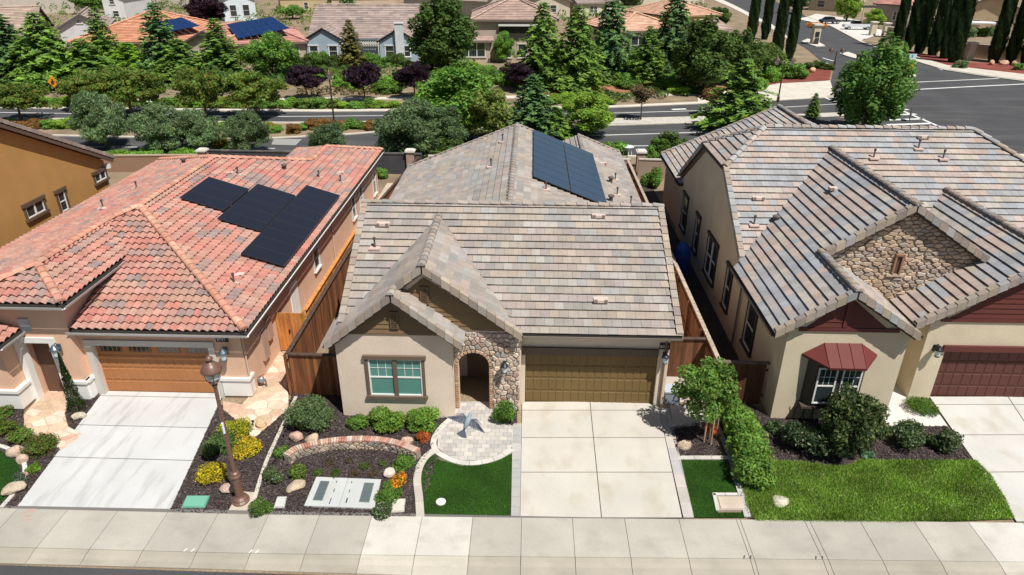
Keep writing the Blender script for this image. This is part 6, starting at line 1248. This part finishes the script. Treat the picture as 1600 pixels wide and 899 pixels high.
farhouse('pale grey gabled house behind the orange roof at upper left', [(100, 74), (172, 71)], 3.2, .55, 'gab', (.58, .58, .60), BRN, [(.4, 3.6, .8, .5, 1)], 14)
H, f, W_ = farhouse('long orange tiled house with dark blue roof panels behind the cedars', [(122, 102), (335, 98)], 3.2, .36, 'hip', (.5, .38, .28), SAL, [(.1, 1, 1.5, 1.3, 2), (.85, .8, 1.4, 1.5, 2)], 17)
def roofsolar(H, quad, zc, nx, ny, tint=(.012, .035, .11)):      # panels on the slope whose plane passes zc=(z0, gy, y0)
    z0, k, y0 = zc; n = Vector((0, -k, 1)); d0 = z0-k*y0; Q = [PV(x, y, n, d0+.14) for x, y in quad]
    for i in range(nx):
        for j in range(ny):
            def q(a, b): return Q[0].lerp(Q[1], a).lerp(Q[3].lerp(Q[2], a), b)
            e = .02; c = [q((i+e)/nx, (j+e)/ny), q((i+1-e)/nx, (j+e)/ny), q((i+1-e)/nx, (j+1-e)/ny), q((i+e)/nx, (j+1-e)/ny)]; m = MB(); lo = Vector((0, 0, -.08))
            m.add([tuple(x) for x in c]+[tuple(x+lo) for x in c], [(0, 1, 2, 3), (0, 4, 5, 1), (1, 5, 6, 2), (2, 6, 7, 3), (3, 7, 4, 0)], tint); m.build('solar_panel', K['solar'], H)
y0 = G(122, 102)[1]; roofsolar(H, [(222, 39), (284, 27), (312, 40), (250, 52)], (3.2, .36, y0), 6, 4)
H, f, W_ = farhouse('pink tiled house with blue roof panels left of the blue house', [(352, 104), (480, 98)], 3.1, .36, 'hip', (.46, .36, .29), PNK, [(.8, 1, 1.3, 1.3, 1)], 15)
y0 = G(352, 104)[1]; roofsolar(H, [(354, 38), (425, 26), (452, 44), (372, 60)], (3.1, .36, y0), 7, 4)
farhouse('tan gable wall with dark eave between the two solar roofs', [(296, 104), (362, 105)], 3.3, .5, 'gab', (.50, .40, .33), PNK, [(.12, 1.0, 1.0, 1.2, 1), (.62, 1.0, 1.0, 1.4, 1)], 12)
BL = (.33, .43, .50)
H, f, W_ = farhouse('light blue house with grey-brown roof, white chimney and pergola', [(490, 94), (652, 94)], 3.3, .5, 'gabx', BL, BRN, [(.28, .6, 1.4, 1.8, 2), (.76, .7, 1.5, 1.6, 2)], 15)
for s0, s1 in ((-.8, 5.0), (10.2, 15.6)):
    rf = Roof(H, BRN, w=1.1, ex=.5, solo=0, name='gable_roof'); mid = (s0+s1)/2; zr = 3.0+.55*(s1-s0)/2
    rf.face([f(s0-.3, -1.9, 2.9), f(mid, -1.9, zr+.1), f(mid, 4, zr+.1), f(s0-.3, 4, 2.9)]); rf.face([f(s1+.3, -1.9, 2.9), f(mid, -1.9, zr+.1), f(mid, 4, zr+.1), f(s1+.3, 4, 2.9)]); rf.finish()
    m = MB(f); m.prism([(s0, 0), (s0, 2.75), (mid, zr-.2), (s1, 2.75), (s1, 0)], -1.6, -.01, 'y', BL); m.build('gable_wall', K['stucco'], H)
    wf = wallframe(f(s0, -1.6, 0), Vector(f(1, 0, 0))-Vector(f(0, 0, 0)), Vector(f(0, -1, 0))-Vector(f(0, 0, 0))); window(H, wf, .8, 2.0, .7, 2.2, (.7, .7, .7), .1); window(H, wf, (s1-s0)-2.2, (s1-s0)-1.0, .7, 2.2, (.7, .7, .7), .1)
m = MB(f); m.box(12.6, 13.8, -2.2, -1.62, 0, 5.3, (.62, .66, .68)); m.build('chimney', K['stucco'], H); m = MB(f); m.box(12.5, 13.9, -2.3, -1.5, 5.303, 5.5, (.75, .75, .75)); m.build('chimney_cap', K['plast'], H)
r = thing('pergola', 'white slatted pergola in front of the blue house', 'pergola', f(5, -3, 0))
for k in range(16): m = MB(f); m.box(5.0+k*.34, 5.1+k*.34, -3.6, -.2, 2.55, 2.7, (.75, .75, .73)); m.build('slat', K['trimw'], r)
for y in (-3.4, -.6): m = MB(f); m.box(4.7, 10.4, y, y+.12, 2.35, 2.547, (.75, .75, .73)); m.build('beam', K['trimw'], r)
for x in (4.8, 7.5, 10.2): m = MB(f); m.box(x, x+.14, -3.4, -3.28, 0, 2.347, (.75, .75, .73)); m.build('post', K['trimw'], r)
TS = (.44, .36, .30)
H, f, W_ = farhouse('tan two storey house with covered balcony behind the slope', [(742, 96), (866, 96)], 6.0, .42, 'hip', TS, [(.42, .30, .25), (.38, .27, .23)], [], 13)
wf = wallframe(f(0, 0, 0), Vector(f(1, 0, 0))-Vector(f(0, 0, 0)), Vector(f(0, -1, 0))-Vector(f(0, 0, 0)))
m = MB(wf); m.box(3.6, 9.2, 3.0, 4.9, .01, .05, (.04, .035, .03)); m.build('balcony_shade', K['paint'], H); m = MB(wf); m.box(3.5, 9.3, 4.93, 5.2, .01, .5, (.70, .68, .64)); m.build('balcony_awning', K['plast'], H)  # dark panel painted in for the shaded depth of the balcony
for a_ in (4.2, 6.4, 8.4): window(H, wf, a_, a_+1.2, .5, 2.4, (.6, .55, .5), .1)
farhouse('low tan wing with three part window left of the tall tan house', [(716, 97), (766, 97)], 3.2, .4, 'gabx', (.50, .41, .34), [(.42, .30, .25), (.46, .34, .29)], [(.08, .7, 3.6, 2.0, 3)], 6)
farhouse('salmon barrel tiled house behind the cedars, upper centre right', [(962, 96), (1058, 92)], 4.4, .36, 'hip', (.42, .40, .30), [(.62, .38, .27), (.58, .34, .24), (.66, .42, .30)], [(.22, 1.0, 2.4, 2.4, 2), (.62, 1.0, 2.2, 2.4, 2)], 14)
farhouse('yellow walled house at the salmon house right shoulder', [(1046, 62), (1118, 58)], 4.2, .36, 'hip', (.62, .48, .22), [(.62, .38, .27), (.58, .34, .24)], [(.6, 1.4, 1.1, 1.2, 1)], 14)
farhouse('low cream outbuilding with tiled roof beside the side street', [(1104, 74), (1136, 70)], 2.8, .4, 'gabx', (.60, .55, .45), TAN, [], 6)
for l, q, ze, kd, wc, pal, wn in (('white house with blue gable at the top beside the purple tree', [(352, 34), (402, 32)], 5, 'gab', (.62, .70, .74), BRN, [(.2, 1, 1.4, 2.4, 1), (.6, 1, 1.4, 2.4, 1)]), ('small white two storey house above the orange roof', [(168, 38), (200, 38)], 6, 'gab', (.7, .7, .7), BRN, [(.35, 4, 1, 1, 1), (.4, 1.5, 1.2, 1.2, 1)]),
    ('orange tiled house top edge behind the pink roof', [(440, 22), (530, 20)], 4.5, 'hip', (.52, .40, .24), SAL, [(.4, 1, 1, 1.6, 1)]), ('second orange tiled house at the top behind the blue house', [(520, 22), (622, 20)], 4.5, 'hip', (.55, .42, .3), SAL, []), ('grey roofed house at the top right of the very tall tree', [(632, 22), (735, 22)], 4, 'hip', (.5, .46, .42), TAN, []),
    ('brown roofed house peeking at the top above the tan house', [(700, 36), (760, 40)], 5, 'gabx', (.5, .44, .38), [(.40, .30, .26), (.36, .27, .23)], []), ('cream gabled house behind the tan house right side', [(822, 30), (890, 30)], 4, 'gab', (.60, .54, .42), BRN, [(.4, 1.5, 3, 1.6, 2)]), ('cream house with white trimmed garage above the cedars', [(902, 28), (965, 26)], 3.5, 'gabx', (.6, .55, .46), BRN, [(.3, 1, 2, 1.5, 2)]), ('tan roofed house at the very top above the orange roof', [(205, 10), (330, 10)], 5, 'hip', (.5, .45, .4), TAN, []),
    ('distant tan roofed house at the top left corner', [(-40, 24), (120, 20)], 5, 'hip', (.5, .45, .4), TAN, []), ('distant house behind the salmon roof at the top', [(1000, 8), (1100, 4)], 5, 'hip', (.55, .5, .4), SAL, [])):
    farhouse(l, q, ze, .42, kd, wc, pal, wn, 14)
farhouse('grey-brown house with tiled roof behind the gate cypress row', [(1362, 38), (1412, 42)], 4.6, .5, 'hip', (.34, .29, .26), PNK, [(.6, 1.2, 1.4, 1.8, 2)], 10); farhouse('tan gabled house with dark eaves behind the boundary wall', [(1498, 46), (1584, 50)], 4.5, .5, 'gab', (.58, .45, .29), TAN, [(.2, 1.2, 1.6, .8, 1), (.6, 1.2, 1.6, .8, 1)], 14); farhouse('pale tan house between the cypresses at the top right', [(1420, 28), (1500, 30)], 4.6, .45, 'hip', (.56, .47, .34), TAN, [(.2, 1, 1.8, 1.4, 2)], 12)
farhouse('tan house with dark roof beyond the gate at the top', [(1262, 16), (1330, 20)], 5, .45, 'hip', (.50, .42, .30), BRN, [(.2, 1, 2, 1.6, 1)], 10)
# canopy behind wall
A, B = Vector(G(1510, 58)), Vector(G(1560, 60)); r = thing('patio_canopy', 'long white patio canopy behind the boundary wall', 'canopy', tuple(A)); m = MB(); m.prism([(A.x, A.y), (B.x, B.y), (B.x, B.y+4), (A.x, A.y+4)], 2.5, 2.65, 'z', (.75, .75, .76)); m.build('roof_sheet', K['plast'], r)
for p in (A, B): m = MB(); m.box(p.x-.08, p.x+.08, p.y, p.y+.16, 0, 2.49, (.6, .6, .6)); m.build('post', K['plast'], r)
r = thing('slatted_pergola', 'dark slatted pergola left of the grey-brown gate house', 'pergola', G(1345, 34)); a = Vector(G(1345, 36)); 
for k in range(9): m = MB(); m.box(a.x+k*.9, a.x+k*.9+.2, a.y, a.y+6, 3.2, 3.4, (.12, .1, .09)); m.build('slat', K['paint'], r)
for k in (0, 7.5): m = MB(); m.box(a.x+k, a.x+k+.3, a.y, a.y+.3, 0, 3.19, (.5, .44, .36)); m.build('post', K['paint'], r)
wc = (.40, .33, .26); cp = (.66, .62, .55); WP = [G(1384, 60)[:2], G(1420, 66)[:2], G(1458, 74)[:2], G(1511, 92)[:2]]
for i, l in enumerate(('boundary wall section nearest the gate house behind the cypresses', 'middle boundary wall section behind the cypress row', 'boundary wall section ending at the corner pillar')): wallrun(l, WP[i], WP[i+1], 2.0, wc, cp)
wallrun('boundary wall section right of the corner pillar', G(1514, 90)[:2], G(1700, 108)[:2], 2.0, (.50, .36, .25), cp)
for px, py, l in ((1512, 94, 'cream pillar at the boundary wall corner'), (1362, 56, 'left cream pillar at the gate entrance'), (1382, 58, 'right cream pillar at the gate entrance')):
    c = G(px, py); r = thing('wall_pillar', l, 'pillar', c); m = MB(); m.box(c[0]-.5, c[0]+.5, c[1]-.5, c[1]+.5, 0, 2.4, (.62, .55, .42)); m.build('shaft', K['stucco'], r); m = MB(); m.box(c[0]-.65, c[0]+.65, c[1]-.65, c[1]+.65, 2.403, 2.6, cp); m.build('cap', K['conc'], r)
c = G(1272, 70); r = thing('gate_kiosk', 'cream gate call kiosk on the traffic island', 'kiosk', c); m = MB(); m.box(c[0]-.6, c[0]+.6, c[1]-.6, c[1]+.6, .18, 3.2, (.62, .55, .42)); m.build('shaft', K['stucco'], r); m = MB(); m.box(c[0]-.8, c[0]+.8, c[1]-.8, c[1]+.8, 3.203, 3.45, cp); m.build('cap', K['conc'], r); m = MB(); m.box(c[0]-.35, c[0]+.35, c[1]-.66, c[1]-.603, 1.4, 2.2, (.03, .03, .04)); m.build('screen', K['plast'], r); m = MB(); m.box(c[0]-.3, c[0]+.3, c[1]-1.0, c[1]-.7, .18, 1.2, (.05, .05, .05)); m.build('bollard', K['plast'], r)
# vehicles by the gate
def vehicle(label, px, py, ang, col, kind):
    c = Vector(G(px, py)); c.z = .09; ca, sa = math.cos(ang), math.sin(ang); L = 4.7 if kind == 'car' else 5.6
    def f(x, y, z): return (c.x+x*ca-y*sa, c.y+x*sa+y*ca, c.z+z)
    r = thing('parked_car' if kind == 'car' else 'pickup_truck', label, 'car' if kind == 'car' else 'truck', tuple(c)); h = L/2
    prof = [(-h, .45), (-h, .85), (-h+.5, .98), (-h+1.1, 1.02), (h-1.2, 1.0), (h-.3, .86), (h, .7), (h, .4)] if kind == 'car' else [(-h, .5), (-h, 1.15), (.0, 1.15), (h-1.6, 1.15), (h-.2, 1.05), (h, .85), (h, .5)]
    cab = [(-h+.6, 1.0), (-h+1.3, 1.42), (.5, 1.45), (h-1.5, 1.0)] if kind == 'car' else [(-.6, 1.15), (-.35, 1.78), (.9, 1.78), (h-1.5, 1.15)]
    m = MB(f); m.prism(prof, -.9, .9, 'y', col); m.build('body', K['gloss'], r); m = MB(f); m.prism(cab, -.76, .76, 'y', (.02, .025, .03)); m.build('windows', K['glass'], r); m = MB(f); tp = cab[1:3]; m.prism([(tp[0][0]+.05, tp[0][1]+.003), (tp[1][0]-.05, tp[1][1]+.003), (tp[1][0]-.1, tp[1][1]+.05), (tp[0][0]+.1, tp[0][1]+.05)], -.72, .72, 'y', col); m.build('roof', K['gloss'], r)
    if kind != 'car': m = MB(f); m.box(-h+.15, -.7, -.75, .75, 1.152, 1.16, (.04, .04, .045)); m.build('truck_bed', K['plast'], r)
    for x in (-h+.9, h-.95):
        for y in (-.86, .86):
            m = MB(f); m.tube([(x, y-.1, .34), (x, y+.1, .34)], .35, 14, (.03, .03, .03)); w_ = m.build('wheel', K['plast'], r); m = MB(f); m.tube([(x, y-.115, .34), (x, y+.115, .34)], .19, 10, (.5, .5, .52)); m.build('rim', K['metal'], w_)
    for y in (-.65, .65): m = MB(f); m.box(h-.06, h+.02, y-.18, y+.18, .66, .8, (.8, .8, .78)); m.build('headlight', K['plast'], r)
vehicle('dark parked car beyond the gate kiosk', 1296, 38, .25, (.03, .035, .05), 'car'); vehicle('silver white pickup truck parked by the gate house', 1338, 47, 3.05, (.62, .65, .68), 'truck')
shrub('orange flowering bush beside the dark car at the gate', 1278, 44, 34, 1.2, (.60, .25, .03), 500, .2, cat='bush')
# signs and far lamps
def sign(label, px, py, ptop, shape, size, col, face=(0, -1, 0), mark=None, name='road_sign'):
    b = Vector(G(px, py)); top = PV(px, ptop, (0, 1, 0), b.y); h = top.z; r = thing(name, label, 'sign', tuple(b)); m = MB(); m.tube([(b.x, b.y+.05, 0), (b.x, b.y+.05, h)], .05, 6, (.35, .3, .28)); m.build('post', K['metal'], r); n = Vector(face); rr_ = Vector((-n.y, n.x, 0)) if abs(n.x) > .5 else Vector((1, 0, 0)); fr = wallframe((b.x, b.y, h), rr_, n); m = MB(fr)
    pts = {'d': [(0, size), (size, 0), (0, -size), (-size, 0)], 'o': [(size*math.cos(a*math.pi/4+.39), size*math.sin(a*math.pi/4+.39)) for a in range(8)], 'r': [(-size, -size*.4), (size, -size*.4), (size, size*.4), (-size, size*.4)]}[shape]
    k = len(pts); m.add([(x, y, .06) for x, y in pts]+[(x, y, .09) for x, y in pts], [tuple(range(k)), tuple(range(k, 2*k))]+[(i, (i+1) % k, k+(i+1) % k, k+i) for i in range(k)], col); m.build('panel', K['plast'], r)
    if mark: m = MB(fr); mark(m); m.build('symbol', K['plast'], r)
    return r
def man(m): m.box(-.2, .2, -.1, .08, .091, .1, (.05, .03, .02)); m.box(-.09, .09, .08, .3, .091, .1, (.05, .03, .02)); m.box(-.22, .08, -.3, -.1, .091, .1, (.05, .03, .02))
sign('orange diamond warning sign at the far left of the back road', 90, 152, 128, 'd', .62, (.75, .28, .02), mark=man)
sign('yellow diamond marker on the small traffic island', 1417, 122, 106, 'd', .62, (.70, .50, .01)); sign('two white-blue street sign panels above the traffic island', 1420, 99, 88, 'r', .85, (.55, .72, .78), mark=lambda m: (m.box(-.5, -.25, -.22, .22, .091, .1, (.1, .3, .4)), m.box(.1, .35, -.22, .22, .091, .1, (.1, .3, .4))), name='street_sign')
sign('dark stop sign seen from behind at the striped crossing', 1421, 190, 176, 'o', .55, (.05, .045, .045), (-.9, .43, 0), name='stop_sign')
def twin(label, px, py, ptop, arms=2, thin=False):
    b = Vector(G(px, py)); h = PV(px, ptop, (0, 1, 0), b.y).z; r = thing('street_lamp', label, 'street lamp', tuple(b)); c = (.12, .08, .06); m = MB(); m.tube([(b.x, b.y, 0), (b.x, b.y, .6)], .16, 8, c); m.build('base', K['metal'], r); m = MB(); m.tube([(b.x, b.y, .6), (b.x, b.y, h)], [.09, .06], 8, c); m.build('pole', K['metal'], r)
    for k in range(arms):
        dx = (-.8, .8)[k] if arms == 2 else (.0,)[0]; m = MB(); m.tube([(b.x, b.y, h-.3), (b.x+dx, b.y, h)], .04, 6, c); a_ = m.build('arm', K['metal'], r); m = MB(); m.lathe((b.x+dx, b.y, h-.35), [(.12, 0), (.28, .4)], 10, (.6, .62, .6)); m.build('globe', K['glass_tint'], r); m = MB(); m.lathe((b.x+dx, b.y, h+.05), [(.42, 0), (.4, .08), (.15, .3), (.04, .45)], 12, c); m.build('hood', K['metal'], r)
twin('twin headed lamp post at the pavement corner near the cypresses', 1215, 160, 96); twin('single lamp post in the median in front of the purple plum trees', 523, 198, 118, 1)
twin('twin sign-like lamp by the gate kiosk', 1303, 104, 80); twin('thin lamp post left of the salmon tiled house terrace', 714, 106, 84, 1)
# cars' worth of small rocks on the slopes
for i, (x, y, w_, l) in enumerate(((1252, 113, 12, 'orange boulder on the corner bed, left of two'), (1269, 114, 13, 'orange boulder on the corner bed, right of two'), (1568, 102, 14, 'tan boulder in red mulch by the boundary wall, largest of three'), (1548, 102, 10, 'small pink boulder in red mulch left of the tan one'), (1584, 103, 11, 'small pink boulder in red mulch right of the tan one'), (1417, 117, 13, 'reddish boulder on the small traffic island'))): boulder(l, x, y, w_, .7, (.55, .34, .22), 40+i)
